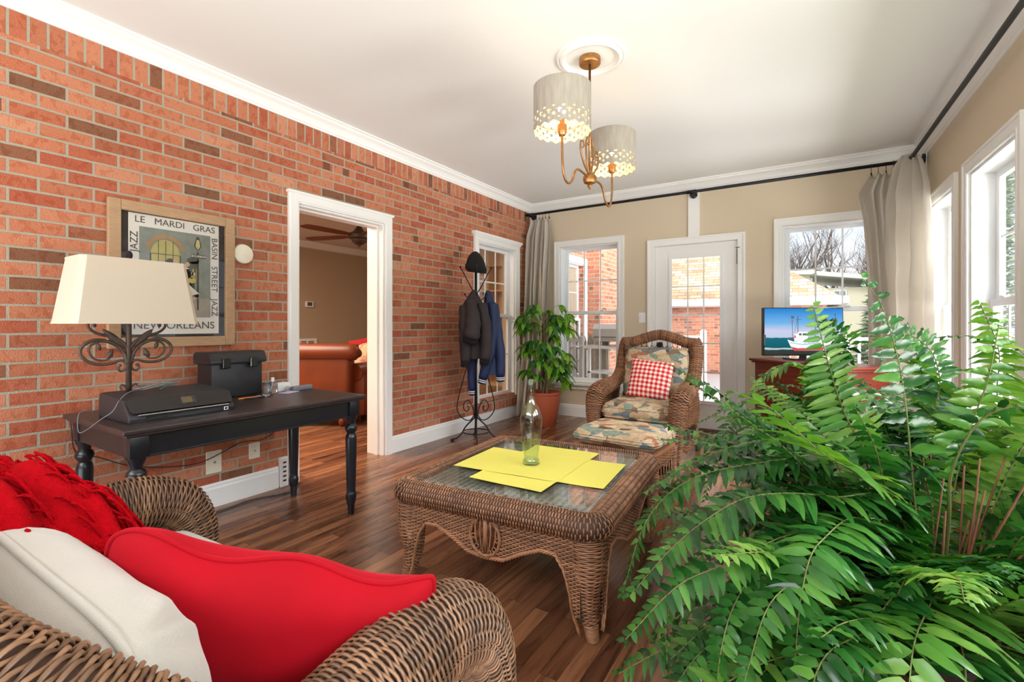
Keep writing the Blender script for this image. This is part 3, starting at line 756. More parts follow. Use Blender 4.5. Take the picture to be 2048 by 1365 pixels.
orient(rp, (.365, .350, -.13), (.075, -.085, .42), (-.875, .512, .550))
# red throw
th = thing('throw_blanket', (-1.55, .30, .5), 0, 'bright red knitted throw with long fringe draped over the loveseat back', 'blanket')
def throw_surf(nu=90, nv=60, off=0, x0=-2.06, x1=-1.17):
    u = np.linspace(0, 1, nu); v = np.linspace(0, 1, nv); U, V = np.meshgrid(u, v)
    key = spline([(.0, .66, 0), (.05, .80, 0), (.12, .87, 0), (.24, .845, 0), (.34, .80, 0), (.41, .73, 0), (.43, .66, 0)], 60)
    t = np.linspace(0, 1, 60)
    Y = np.interp(V, t, key[:, 0]); Z = np.interp(V, t, key[:, 1])
    X = x0 + U * (x1 - x0) + .03 * np.sin(V * 7)
    fold = .018 * np.sin(V * 30 + 2.5 * np.sin(U * 5)) + .010 * np.sin(V * 55 + U * 9)
    sg = np.clip((U - .72) / .28, 0, 1)
    Y = Y + .05 * sg * V; Z = Z - .10 * sg ** 2 - .015 * np.sin(U * 6)
    nz = noise3(np.stack([X, Y, Z], -1), 5, 3) * .012
    P = np.stack([X, Y + (fold + nz) * .5 * (V - .2), Z + (fold + nz) + off], -1)
    return P
P = throw_surf(); mb = MB(); mb.grid(P); mb.grid(P - np.array([0, .004, .016]))
put(mb, 'knit_body', M_['throw'], th, True)
mb = MB()
for k in range(170):
    f = k / 169; i = int(f * 89); p = P[-1, i] + np.array([0, .003, .0]) if k % 2 else P[-8, i] + np.array([0, .02, .0])
    L_ = random.uniform(.10, .16) ; dx = random.uniform(-.03, .05)
    pts = [p + np.array([dx * t + .006 * math.sin(t * 9 + k), .012 * math.sin(t * 3) + .008 * math.sin(t * 7 + k * 1.7), -L_ * t]) for t in np.linspace(0, 1, 8)]
    mb.tube(pts, [.0045, .0042, .004, .0042, .0038, .004, .0036, .003], 5)
for k in range(150):
    q = random.random(); j = int(8 + 50 * q); p = P[j, 89] + np.array([.0, .0, .004])
    pts = [p + np.array([.05 * t + .012 * math.sin(t * 6 + k), .05 * t * q + .006 * math.sin(t * 8 + k * 2.3), .01 * t - .17 * t * t + .006 * math.sin(t * 7 + k)]) for t in np.linspace(0, 1, 9)]
    mb.tube(pts, .0040, 5)
for k in range(120):
    i = random.randrange(52, 89); j = random.randrange(30, 58); p = P[j, i] + np.array([0, .0, .006])
    pts = [p + np.array([.02 * t * math.sin(k) + .05 * t, .07 * t, -.02 * t - .12 * t * t + .01 * math.sin(t * 5 + k)]) for t in np.linspace(0, 1, 8)]
    mb.tube(pts, .0030, 5)
put(mb, 'fringe', M_['throw'], th, True)

# ---- wicker coffee table
ct = thing('wicker_coffee_table', (-1.149, 2.05, 0), math.radians(4.4), 'square brown wicker coffee table with inset glass top', 'table')
hx, hy = .448, .475
def rrect(hx, hy, r, n=10, z=.418):
    P = []
    for cx, cy, a0 in ((hx - r, hy - r, 0), (-hx + r, hy - r, 90), (-hx + r, -hy + r, 180), (hx - r, -hy + r, 270)):
        for a in np.linspace(a0, a0 + 90, n): P.append((cx + r * math.cos(math.radians(a)), cy + r * math.sin(math.radians(a)), z))
    return np.array(P)
R = rrect(hx, hy, .05); R = np.vstack([R, R[:1]])
Lr = np.concatenate([[0], np.cumsum(np.linalg.norm(np.diff(R, axis=0), axis=1))])
s_ = np.linspace(0, Lr[-1], 500); RR = np.stack([np.interp(s_, Lr, R[:, k]) for k in range(3)], 1)
Tt = np.gradient(RR, axis=0); Tt /= np.linalg.norm(Tt, axis=1, keepdims=True); NN = np.stack([Tt[:, 1], -Tt[:, 0], 0 * Tt[:, 0]], 1)
def rimS(u, v):
    t = np.linspace(0, 1, 500)
    c = np.stack([np.interp(v, t, RR[:, k]) for k in range(3)], 1); n = np.stack([np.interp(v, t, NN[:, k]) for k in range(3)], 1)
    a = 2 * PI * u
    return c + n * (.050 * np.cos(a))[:, None] + np.array([0, 0, 1.0]) * (.046 * np.sin(a))[:, None]
mb = MB(); weave(mb, rimS, int(Lr[-1] / .0062), 14, .0042, .0032, spk=4); mb.build('rim_roll', WK, ct, True)
xb = [0, .08, .16, .24, .30, .335, .355, .37, .41]; zbv = [.222, .228, .27, .303, .30, .25, .18, .10, .0]
zb = lambda x: np.interp(np.abs(x), xb, zbv)
def apron(side):
    mb = MB(); hl = (hx if side in (0, 2) else hy) - .05; off = (hy if side in (0, 2) else hx) + .002
    xs = np.linspace(-hl, hl, 110)
    a = np.linspace(0, 2 * PI, 5, endpoint=False); j = 0
    sg = 1 if side in (2, 1) else -1
    def W(x, n, z):
        x = np.asarray(x, float); n = np.asarray(n) + x * 0; z = np.asarray(z) + x * 0
        P = np.stack([x, sg * (off + n), z], -1) if side in (0, 2) else np.stack([sg * (off + n), x, z], -1)
        return P
    scale = hl / .398
    z = .385
    while z > .06:
        ok = (zb(xs / scale) + .004 < z) & ~((np.hypot(xs / 1.0, z - .305) < .066) & (side in (0, 2)))
        i = 0
        while i < len(xs):
            if ok[i]:
                k = i
                while k + 1 < len(xs) and ok[k + 1]: k += 1
                if k - i >= 3:
                    xx = xs[i:k + 1]; nn = .0035 * np.cos(PI * (np.arange(i, k + 1) / 2.0 + j))
                    bulge = .012 * np.sin(PI * np.clip((.40 - z) / .4, 0, 1))
                    C = W(xx, nn + bulge, z)
                    dz = np.array([0, 0, 1.0]); dn = W(np.array([0.]), 1.0, 0)[0] - W(np.array([0.]), 0.0, 0)[0]
                    V = C[:, None] + dz * (.0036 * np.cos(a))[None, :, None] + dn * (.0026 * np.sin(a))[None, :, None]
                    mb.grid(V, wrap=True)
                i = k + 1
            else: i += 1
        z -= .0072; j += 1
    mb.cur = 1
    for x0, x1 in zip(np.linspace(-hl, hl, 60)[:-1], np.linspace(-hl, hl, 60)[1:]):
        xm = (x0 + x1) / 2
        zl = max(zb(x0 / scale), zb(x1 / scale)) + .004
        segs = [(zl, .39)]
        if side in (0, 2) and abs(xm) < .064:
            h = math.sqrt(.064 ** 2 - xm ** 2); segs = [(zl, max(zl, .305 - h)), (min(.39, .305 + h), .39)]
        for za, zc in segs:
            if zc - za > .002:
                Q = W(np.array([x0, x1, x1, x0]), np.array([.003] * 4), np.array([za, za, zc, zc])); mb.add(Q, [(0, 1, 2, 3)])
    mb.cur = 0
    xx = np.linspace(-hl, hl, 150)
    for ph in (0, 2.1, 4.2):
        mb.tube(W(xx, .012 + .005 * np.cos(xx * 160 + ph), zb(xx / scale) + .005 * np.sin(xx * 160 + ph)), .0042, 5)
    return mb, W
for sd in range(4):
    mb, W = apron(sd); mb.build('apron', WK, ct, True)
    if sd in (0, 2):
        mb = MB(); t = np.linspace(0, 2 * PI, 60, endpoint=False)
        for ph in (0, 2.1, 4.2): mb.tube(W((.068 + .004 * np.cos(t * 12 + ph)) * np.cos(t), .016 + .004 * np.sin(t * 12 + ph), .305 + (.075 + .004 * np.cos(t * 12 + ph)) * np.sin(t)), .004, 5, closed=True)
        for x in (-.006, 0, .006): mb.tube(W(np.array([x, x, x * 2.2]), .014, np.array([.385, .30, .24])), .0032, 6)
        for sx in (-1, 1):
            mb.tube(W(sx * np.array([.022, .026, .020, .012]), .014, np.array([.385, .32, .27, .235])), .0032, 6)
            mb.tube(W(sx * np.array([.042, .048, .046, .036]), .014, np.array([.385, .345, .30, .265])), .0032, 6)
            for (cx, cz) in ((.050, .355), (.055, .30), (.040, .262), (.018, .245)):
                tt = np.linspace(0, 2 * PI, 14, endpoint=False); mb.tube(W(sx * (cx + .009 * np.cos(tt)), .014, cz + .009 * np.sin(tt)), .0026, 5, closed=True)
        mb.build('medallion', M_['wicker'], ct, True)
for sx in (-1, 1):
    for sy in (-1, 1):
        P = [(sx * .405, sy * .432, .40, .060), (sx * .410, sy * .437, .33, .064), (sx * .412, sy * .440, .25, .056), (sx * .408, sy * .436, .17, .044), (sx * .412, sy * .44, .10, .033), (sx * .425, sy * .448, .05, .026)]
        S, ln = tube_surf(P, 60); mb = MB(); weave(mb, S, int(ln / .0072), 12, .0028, .0034, spk=4)
        for z in np.linspace(.002, .052, 10): 
            t = np.linspace(0, 2 * PI, 16, endpoint=False); f = z / .052
            mb.tube([(sx * (.435 - .01 * f) + (.021 + .005 * f) * math.cos(q), sy * (.455 - .007 * f) + (.021 + .005 * f) * math.sin(q), z + .002) for q in t], .0032, 5, closed=True)
        mb.cyl((sx * .435, sy * .455, 0), (sx * .425, sy * .448, .056), .019, .024, 14)
        mb.build('leg', WK, ct, True)
S = lambda u, v: np.stack([-.40 + u * .80, -.425 + v * .85, np.full_like(u, .437)], 1)
mb = MB(); weave(mb, S, 120, 26, .0018, .0026, spk=2, closed=False, nr=4); mb.build('woven_top', [M_['wicker_g'], M_['wicker_d']], ct, True)
mb = MB(); mb.rbox(-.397, .397, -.4255, .4255, .4555, .4625, .002, 1); mb.build('glass_top', M_['tglass'], ct)
# sheets and bottle on it
cM = rootM(ct)
def sheet(pts, z, lb, seed):
    c = sum((Vector((p[0], p[1], 0)) for p in pts), Vector()) / 4
    o = thing('paper_sheet', cM @ Vector((c.x, c.y, z)), math.radians(4.4), lb, 'paper', 'yellow sheets on the glass table')
    bpy.data.objects.remove(o)
    n = 12; G = np.zeros((n, n, 3)); rg = np.random.default_rng(seed)
    for i, a in enumerate(np.linspace(0, 1, n)):
        for j, b in enumerate(np.linspace(0, 1, n)):
            p = (1 - a) * (1 - b) * np.array(pts[0]) + a * (1 - b) * np.array(pts[1]) + a * b * np.array(pts[2]) + (1 - a) * b * np.array(pts[3])
            e = max(abs(a - .5), abs(b - .5)) * 2
            G[i, j] = (p[0] - c.x, p[1] - c.y, .0006 + .002 * e ** 6 * (1 + math.sin(a * 5 + seed)) / 2)
    mb = MB(); mb.grid(G); mb.grid(G[:, ::-1] - np.array([0, 0, .0005])); o = mb.build('paper_sheet', M_['yellow'])
    o.location = cM @ Vector((c.x, c.y, z)); o.rotation_euler = (0, 0, math.radians(4.4))
    return tag(o, lb, 'paper', 'yellow sheets on the glass table')
sheet([(-.36, -.196), (-.15, -.186), (-.15, .195), (-.36, .201)], .4633, 'yellow sheet on the glass tabletop, arm of the cross nearest the desk', 1)
sheet([(.17, -.188), (.39, -.181), (.385, .213), (.17, .211)], .4633, 'yellow sheet on the glass tabletop, arm of the cross nearest the fern', 2)
sheet([(-.193, -.311), (.176, -.342), (.186, -.15), (-.19, -.15)], .4641, 'yellow sheet at the front edge of the glass tabletop, towards the loveseat', 3)
sheet([(-.16, .17), (.20, .17), (.207, .347), (-.174, .363)], .4641, 'yellow sheet at the back of the glass tabletop, towards the armchair', 4)
sheet([(-.185, -.197), (.187, -.197), (.193, .208), (-.178, .208)], .4652, 'middle yellow sheet lying under the green glass bottle', 5)
m = pane_mat('green_bottle_glass', (.90, .955, .90, 1), .10, .02)
bt_ = thing('glass_bottle', cM @ Vector((-.033, .003, .4668)), 0, 'tall pale green glass bottle with flared lip on the yellow sheets', 'bottle')
prof = [(0, 0), (.040, 0), (.044, .006), (.040, .022), (.034, .034), (.040, .07), (.049, .14), (.055, .20), (.056, .225), (.050, .255), (.034, .285), (.022, .305), (.017, .34), (.0155, .385), (.019, .40), (.027, .41), (.028, .414), (.024, .416)]
inn = [(max(r - .004, .0), max(z, .014)) for r, z in prof[1:-1]][::-1]
mb = MB(); mb.lathe(prof + [(.02, .414)] + inn[1:] + [(0, .014)], 40, cap=False); mb.build('bottle_glass', m, bt_, True)

# ---- upholstery patterns
def tapestry():
    m = mat('tapestry_fabric', (1, 1, 1, 1), .85, spec=.15)
    b = m.node_tree.nodes['Principled BSDF']; tc = N(m, 'ShaderNodeTexCoord')
    mp = N(m, 'ShaderNodeMapping'); mp.inputs['Scale'].default_value = (1, 1.5, 1.6); L(m, tc.outputs['Object'], mp.inputs[0])
    nz = N(m, 'ShaderNodeTexNoise', Scale=6.0, Detail=1.0); L(m, mp.outputs[0], nz.inputs['Vector'])
    ad = N(m, 'ShaderNodeMixRGB', blend_type='LINEAR_LIGHT'); ad.inputs[0].default_value = .06; L(m, mp.outputs[0], ad.inputs[1]); L(m, nz.outputs['Color'], ad.inputs[2])
    vo = N(m, 'ShaderNodeTexVoronoi', Scale=13.0); vo.distance = 'MINKOWSKI'; vo.inputs['Exponent'].default_value = 1.6; L(m, ad.outputs[0], vo.inputs['Vector'])
    sp = N(m, 'ShaderNodeSeparateColor'); L(m, vo.outputs['Color'], sp.inputs[0])
    c = ramp(m, sp.outputs[0], [(0, lin(190, 168, 138)), (.18, lin(136, 112, 90)), (.30, lin(132, 148, 134)), (.40, lin(202, 182, 152)), (.54, lin(172, 116, 92)), (.62, lin(184, 160, 130)), (.78, lin(96, 84, 76)), (.83, lin(208, 190, 162)), (.94, lin(116, 130, 136))], 'CONSTANT')
    n2 = N(m, 'ShaderNodeTexNoise', Scale=60.0, Detail=3.0); L(m, mp.outputs[0], n2.inputs['Vector'])
    g = ramp(m, n2.outputs['Fac'], [(.35, (.74, .72, .7, 1)), (.6, (1.08, 1.08, 1.08, 1))])
    mx = N(m, 'ShaderNodeMixRGB', blend_type='MULTIPLY'); mx.inputs[0].default_value = .9; L(m, c, mx.inputs[1]); L(m, g, mx.inputs[2])
    vd = N(m, 'ShaderNodeTexVoronoi', Scale=13.0); vd.feature = 'DISTANCE_TO_EDGE'; L(m, ad.outputs[0], vd.inputs['Vector'])
    st = N(m, 'ShaderNodeTexWave', Scale=34.0, Distortion=3.0); L(m, mp.outputs[0], st.inputs['Vector'])
    g2 = ramp(m, st.outputs['Fac'], [(.3, (.82, .8, .78, 1)), (.55, (1, 1, 1, 1))])
    m2 = N(m, 'ShaderNodeMixRGB', blend_type='MULTIPLY'); m2.inputs[0].default_value = .7; L(m, mx.outputs[0], m2.inputs[1]); L(m, g2, m2.inputs[2])
    L(m, m2.outputs[0], b.inputs['Base Color']); return m
M_['tap'] = tapestry()
def gingham(axis2='Z', period=.040):
    m = mat('gingham_cotton', (1, 1, 1, 1), .85, spec=.15); b = m.node_tree.nodes['Principled BSDF']; tc = N(m, 'ShaderNodeTexCoord'); sp = N(m, 'ShaderNodeSeparateXYZ'); L(m, tc.outputs['Object'], sp.inputs[0])
    o = []
    for ax in ('X', axis2):
        a = N(m, 'ShaderNodeMath', operation='MULTIPLY'); L(m, sp.outputs[ax], a.inputs[0]); a.inputs[1].default_value = 1 / period
        f = N(m, 'ShaderNodeMath', operation='FRACT'); L(m, a.outputs[0], f.inputs[0])
        g = N(m, 'ShaderNodeMath', operation='GREATER_THAN'); L(m, f.outputs[0], g.inputs[0]); g.inputs[1].default_value = .5; o.append(g)
    s = N(m, 'ShaderNodeMath', operation='ADD'); L(m, o[0].outputs[0], s.inputs[0]); L(m, o[1].outputs[0], s.inputs[1])
    h = N(m, 'ShaderNodeMath', operation='MULTIPLY'); L(m, s.outputs[0], h.inputs[0]); h.inputs[1].default_value = .5
    c = ramp(m, h.outputs[0], [(0, lin(240, 226, 208)), (.25, lin(222, 132, 128)), (.75, lin(184, 32, 50))], 'CONSTANT'); L(m, c, b.inputs['Base Color']); return m
M_['ging'] = gingham()

# ---- wicker wing armchair
ch = thing('wicker_armchair', (-1.262, 4.265, 0), math.radians(-2.6), 'high-backed brown wicker armchair with tapestry cushions by the glass door', 'armchair')
brass = mat('brass_ferrule', lin(110, 90, 66), .35, metal=.8)
for sx in (-1, 1):
    side = [(.315, .35, 1.015, .045), (.335, .345, .97, .056), (.342, .32, .86, .058), (.345, .26, .72, .056), (.352, .17, .635, .056), (.362, .02, .595, .062), (.37, -.16, .575, .072), (.368, -.28, .535, .076), (.362, -.335, .44, .066), (.357, -.345, .30, .056), (.353, -.34, .16, .040), (.35, -.332, .07, .028)]
    P = [(sx * a, b, c, r) for a, b, c, r in side]
    S, ln = tube_surf(P, 120); mb = MB(); weave(mb, S, int(ln / .0095), 13, .0048, .0048, spk=4); mb.build('arm_roll', WK, ch, True)
    mb = MB(); mb.cyl((sx * .35, -.332, .0), (sx * .35, -.332, .06), .022, .025, 12); mb.build('foot', brass, ch)
    P = [(sx * .33, .33, .50, .028), (sx * .325, .32, .3, .03), (sx * .335, .345, .12, .026), (sx * .345, .37, .05, .024)]
    S, ln = tube_surf(P, 40); mb = MB(); weave(mb, S, int(ln / .009), 8, .003, .0045, spk=4); mb.cyl((sx * .345, .37, 0), (sx * .345, .37, .05), .021, .023, 12); mb.build('leg', WK, ch, True)
    S = lambda u, v: np.stack([np.full_like(u, sx * .368) + sx * .015 * np.sin(v * PI), -.31 + u * .60 + 0 * v, .285 + v * .27], 1)
    mb = MB(); weave(mb, S, 28, 16, .0035, .0046, closed=False); mb.build('side_panel', WK, ch, True)
    S = lambda u, v: np.stack([np.full_like(u, sx * .352), -.31 + u * .64, .11 + v * (.06) + .05 * np.cos(u * 2 * PI) * (1 - 0 * v)], 1)
    mb = MB(); weave(mb, S, 7, 16, .003, .0045, closed=False); mb.build('stretcher', WK, ch, True)
    mb = MB()
    for k in range(5):
        y = -.22 + k * .115
        for q in (-1, 1):
            t = np.linspace(-.3, 1.45 * PI, 16); mb.tube([(sx * .355, y + q * (.018 - .018 * math.cos(a)) * .9, .245 - .02 * math.sin(a)) for a in t], .003, 5)
        mb.tube([(sx * .355, y, .16), (sx * .355, y, .29)], .0032, 5)
    mb.build('scrollwork', M_['wicker_d'], ch)
# inner wing weave between post and cushion
for sx in (-1, 1):
    S = lambda u, v: np.stack([np.full_like(u, sx * .318), .33 - u * .10 * (1 - .3 * v), .56 + v * .42], 1)
    mb = MB(); weave(mb, S, 42, 4, .003, .0046, closed=False); mb.build('wing', WK, ch, True)
P = [(-.335, .35, .985, .047), (-.25, .355, .992, .046), (-.12, .365, 1.035, .046), (0, .37, 1.06, .046), (.12, .365, 1.035, .046), (.25, .355, .992, .046), (.335, .35, .985, .047)]
S, ln = tube_surf(P, 60); mb = MB(); weave(mb, S, int(ln / .009), 11, .004, .0046, spk=4); mb.build('top_rail', WK, ch, True)
S = lambda u, v: np.stack([-.32 + u * .64, np.full_like(u, .36) - .0 * v, .28 + v * .62], 1)
mb = MB(); weave(mb, S, 64, 18, .0035, .0046, closed=False); mb.build('back_panel', WK, ch, True)
mb = MB()
for k in range(12):
    x = -.27 + k * .049; t = np.linspace(0, PI, 9); mb.tube([(x + .024 * math.cos(a), .35, .90 + .055 * math.sin(a)) for a in t], .003, 5); mb.tube([(x, .35, .88), (x, .35, 1.0)], .003, 5)
mb.build('back_scrollwork', M_['wicker_d'], ch)
mb = MB(); mb.rbox(-.35, .35, -.34, .34, .285, .325, .01); mb.build('seat_frame', M_['wicker'], ch)
S = lambda u, v: np.stack([-.34 + u * .68, np.full_like(u, -.345), .25 + v * .085], 1)
mb = MB(); weave(mb, S, 9, 16, .003, .0045, closed=False)
S = lambda u, v: np.stack([-.34 + u * .68, np.full_like(u, -.342), .11 + v * .05 + .05 * np.cos(u * 2 * PI)], 1)
weave(mb, S, 6, 16, .003, .0045, closed=False); mb.build('front_apron', WK, ch, True)
mb = MB()
for k in range(6):
    x = -.25 + k * .10
    for q in (-1, 1):
        t = np.linspace(-.3, 1.4 * PI, 16); mb.tube([(x + q * .9 * (.02 - .02 * math.cos(a)), -.345, .215 - .02 * math.sin(a)) for a in t], .003, 5)
    mb.tube([(x, -.345, .14), (x, -.345, .26)], .0032, 5)
mb.build('scrollwork', M_['wicker_d'], ch)
cM2 = rootM(ch); R3 = cM2.to_3x3()
loose_cushion('chair_cushion', 'thick tapestry print seat cushion on the wicker armchair', 'cushion', M_['tap'], .60, .60, .17, cM2 @ Vector((0, -.04, .405)), R3 @ Vector((1, 0, 0)), R3 @ Vector((0, 0, 1)), seed=2, puff=.015)
loose_cushion('back_cushion', 'tapestry print back cushion with ship motif standing in the wicker armchair', 'cushion', M_['tap'], .58, .46, .15, cM2 @ Vector((0, .245, .705)), R3 @ Vector((1, 0, 0)), R3 @ Vector((0, -.96, .27)), seed=7, puff=.02)
gp = thing('throw_pillow', (0, 0, 0), 0, 'small red and white gingham check pillow in the wicker armchair', 'pillow')
mb, edge = pillow_mb(.375, .355, .13, 26, .03, .003, 9); mb.build('cover', M_['ging'], gp, True)
orient(gp, R3 @ Vector((1, .10, -.09)), R3 @ Vector((.05, .38, .92)), cM2 @ Vector((.01, .055, .665)))
# ottoman
ot = thing('wicker_ottoman', (-1.13, 3.28, 0), math.radians(-3), 'low wicker ottoman in front of the armchair', 'ottoman')
for k, (S, r_, st) in enumerate(((lambda u, v: np.stack([-.28 + u * .56, np.full_like(u, -.205), .22 + v * .09], 1), 10, 14), (lambda u, v: np.stack([-.28 + u * .56, np.full_like(u, .205), .22 + v * .09], 1), 10, 14),
    (lambda u, v: np.stack([np.full_like(u, .285), -.20 + u * .40, .22 + v * .09], 1), 10, 10), (lambda u, v: np.stack([np.full_like(u, -.285), -.20 + u * .40, .22 + v * .09], 1), 10, 10))):
    mb = MB(); weave(mb, S, r_, st, .003, .0046, closed=False)
    S2 = lambda u, v, S=S: (lambda Q: np.stack([Q[:, 0], Q[:, 1], .05 + v * .06 + .045 * np.cos(u * 2 * PI)], 1))(S(u, v))
    weave(mb, S2, 7, st, .003, .0046, closed=False)
    for q in range(1, 7):
        u = np.array([q / 7.]); p = S(u, np.array([0.]))[0]; mb.tube([(p[0], p[1], .08), (p[0], p[1], .22)], .0035, 5)
    mb.build('apron', WK, ot, True)
for sx in (-1, 1):
    for sy in (-1, 1): mb = MB(); S, ln = tube_surf([(sx * .275, sy * .195, .31, .03), (sx * .275, sy * .195, .15, .027), (sx * .28, sy * .2, .0, .02)], 30); weave(mb, S, 34, 8, .002, .0045); mb.build('leg', WK, ot, True)
mb = MB(); mb.rbox(-.295, .295, -.215, .215, .295, .325, .01); mb.build('top_frame', M_['wicker'], ot)
loose_cushion('ottoman_cushion', 'tapestry print cushion on top of the low wicker ottoman', 'cushion', M_['tap'], .60, .46, .11, (-1.13, 3.28, .383), (1, -.05, 0), (0, 0, 1), seed=11, puff=.012, r=.04)

# ---- black writing desk
dx0, dx1, dy0, dy1, DZ = -3.05, -2.335, .79, 2.02, .725
dk = thing('writing_desk', (-2.69, 1.405, 0), 0, 'long black painted desk with turned legs against the brick wall', 'desk')
mb = MB(); mb.rbox(dx0, dx1, dy0, dy1, DZ - .022, DZ, .006); mb.rbox(dx0 + .012, dx1 - .012, dy0 + .012, dy1 - .012, DZ - .034, DZ - .02, .005); put(mb, 'desktop', M_['blacktop'], dk)
mb = MB(); a = .035
mb.box(dx0 + a, dx1 - a - .03, dy0 + a, dy0 + a + .02, DZ - .125, DZ - .03); mb.box(dx0 + a, dx1 - a, dy1 - a - .02, dy1 - a, DZ - .125, DZ - .03)
mb.box(dx0 + a, dx0 + a + .02, dy0 + a, dy1 - a, DZ - .125, DZ - .03); mb.box(dx1 - a - .03, dx1 - a - .01, dy0 + a, dy1 - a, DZ - .125, DZ - .03)
mb.rbox(dx1 - a - .035, dx1 - a - .004, dy0 + .08, dy1 - .08, DZ - .130, DZ - .122, .002)
put(mb, 'skirt', M_['black'], dk)
legp = [(0, 0), (.017, 0), (.020, .055), (.024, .058), (.027, .075), (.030, .095), (.027, .112), (.0245, .118), (.0265, .122), (.0245, .128), (.0255, .15), (.030, .33), (.031, .42), (.028, .436), (.022, .446), (.026, .455), (.033, .466), (.035, .478), (.031, .49), (.022, .50), (.024, .515), (.033, .532), (.036, .545), (.0, .545)]
legp = [(r * 1.08, z * 1.10) for r, z in legp]
for lx in (dx0 + .065, dx1 - .065):
    for ly in (dy0 + .065, dy1 - .065):
        mb = MB(); mb.lathe(legp, 24, (lx, ly, 0)); mb.rbox(lx - .036, lx + .036, ly - .036, ly + .036, .598, DZ - .03, .006); put(mb, 'leg', M_['black'], dk, 35)
# printer
pr_ = thing('printer', (-2.655, 1.08, DZ), 0, 'black inkjet printer with small touch screen on the desk', 'printer')
mb = MB()
prof = [(.175, .0), (.178, .018), (.172, .030), (.165, .036), (.118, .086), (.105, .096), (-.16, .112), (-.17, .106), (-.175, .09), (-.175, .006), (-.17, 0)]
for y0, y1, ins in ((-.21, .21, 0),):
    n = len(prof); ys = [-.222, -.218, -.20, .20, .218, .222]; sc2 = [.93, .975, 1, 1, .975, .93]
    G = np.array([[(x * k if x < 0 else x * k - .0, y, z * (1 if k == 1 else (.96 if k > .95 else .85)) + (0 if k == 1 else .002)) for x, z in prof] for y, k in zip(ys, sc2)])
    mb.grid(G, wrap=True); mb.add(G[0], [tuple(range(n))]); mb.add(G[-1], [tuple(range(n))[::-1]])
mb.build('body', M_['plastic'], pr_, 30)
d = np.array([-.047, 0, .050]); d /= np.linalg.norm(d); nn = np.array([.73, 0, .686])
mb = MB()
poly = [(.0, -.205), (.012, -.213), (.07, -.218), (.078, -.2), (.078, .2), (.07, .218), (.012, .213), (.0, .205)]
o0 = np.array([.168, 0, .038])
mb.prism(poly, lambda a, y: tuple(o0 + d * a + nn * .001 + np.array([0, y, 0])), lambda a, y: tuple(o0 + d * a + nn * .007 + np.array([0, y, 0]))); mb.build('control_panel', M_['plastic2'], pr_, 30)
mb = MB(); c_ = o0 + d * .042 + nn * .0078
mb.obox(c_ + np.array([0, .02, 0]), .046, .066, .0012, np.stack([d, [0, 1, 0], nn], 1)); sbz = mb.build('screen_bezel', M_['plastic'], pr_)
mb = MB(); mb.obox(c_ + np.array([0, .015, 0]) + nn * .001, .032, .044, .001, np.stack([d, [0, 1, 0], nn], 1)); mb.build('touch_screen', mat('screen_dim', lin(92, 78, 52), .15), pr_)
mb = MB(); mb.rbox(.160, .181, -.19, .19, .030, .036, .002); mb.build('paper_slot', M_['chrome'], pr_)
mb = MB(); mb.rbox(.174, .1795, -.16, .17, .006, .024, .001); mb.build('tray', M_['plastic2'], pr_)
mb = MB(); mb.box(.178, .181, .165, .185, .006, .022); mb.build('badge', M_['whitef'], pr_)
mb = MB(); mb.box(.1805, .1815, .169, .181, .009, .019); mb.box(.1815, .182, .173, .178, .011, .017); mb.build('badge_mark', M_['plastic2'], pr_)
# filing box
fb = thing('storage_box', (-2.985, 1.54, DZ), 0, 'black plastic file box with two latches on the desk', 'box')
mb = MB(); mb.rbox(-.085, .085, -.15, .15, 0, .215, .012); mb.build('bin', M_['plastic'], fb, 30)
mb = MB(); mb.rbox(-.10, .105, -.165, .165, .20, .225, .008); 
mb.prism([(-.10, .222), (.105, .222), (.085, .262), (.07, .27), (-.07, .27), (-.095, .255)], lambda x, z: (x, -.163, z), lambda x, z: (x, .163, z)); mb.build('lid', M_['plastic'], fb, 30)
for y in (-.08, .08): mb = MB(); mb.rbox(.098, .116, y - .022, y + .022, .175, .235, .004); mb.build('latch', M_['plastic2'], fb)
# things lying on the desk
clear = mat('clear_glass', (.96, .97, .98, 1), .05, trans=.9, spec=.5)
g = thing('glass_jar', (-2.80, 1.66, DZ), 0, 'small clear glass jar at the corner of the black file box', 'jar')
mb = MB(); mb.lathe([(0, 0), (.022, 0), (.027, .01), (.024, .03), (.021, .05), (.026, .078), (.029, .082), (.025, .082), (.019, .052), (.021, .03), (.022, .014), (0, .010)], 20, cap=False); mb.build('jar_glass', clear, g, True)
g = thing('hand_sanitizer', (-2.86, 1.73, DZ), 0, 'small clear bottle with white cap behind the glass jar', 'bottle')
mb = MB(); mb.rbox(-.016, .016, -.025, .025, 0, .075, .008); mb.build('bottle', clear, g, 30); mb = MB(); mb.cyl((0, 0, .073), (0, 0, .10), .010, n=12); mb.build('cap', M_['whitef'], g)
for (nm, lb, mtl, p0, p1) in (('ballpoint_pen', 'bright orange pen lying on the desk before the file box', mat('orange_pen', lin(236, 120, 20), .25), (-2.775, 1.475), (-2.765, 1.60)), ('ballpoint_pen', 'slim dark pen lying beside the orange pen', M_['plastic2'], (-2.745, 1.485), (-2.745, 1.625))):
    g = thing(nm, ((p0[0] + p1[0]) / 2, (p0[1] + p1[1]) / 2, DZ), 0, lb, 'pen'); mb = MB(); q = np.array([(p1[0] - p0[0]) / 2, (p1[1] - p0[1]) / 2, 0]); z = np.array([0, 0, .0055])
    mb.tube([-q + z, -q * .9 + z, q * .8 + z], [.002, .005, .005], 10); mb.build('barrel', mtl, g, 40); mb = MB(); mb.tube([q * .8 + z, q + z], [.0045, .004], 10); mb.tube([q * .95 + z * 2, q * .55 + z * 2.1], .0012, 5); mb.build('clip', M_['chrome'], g)
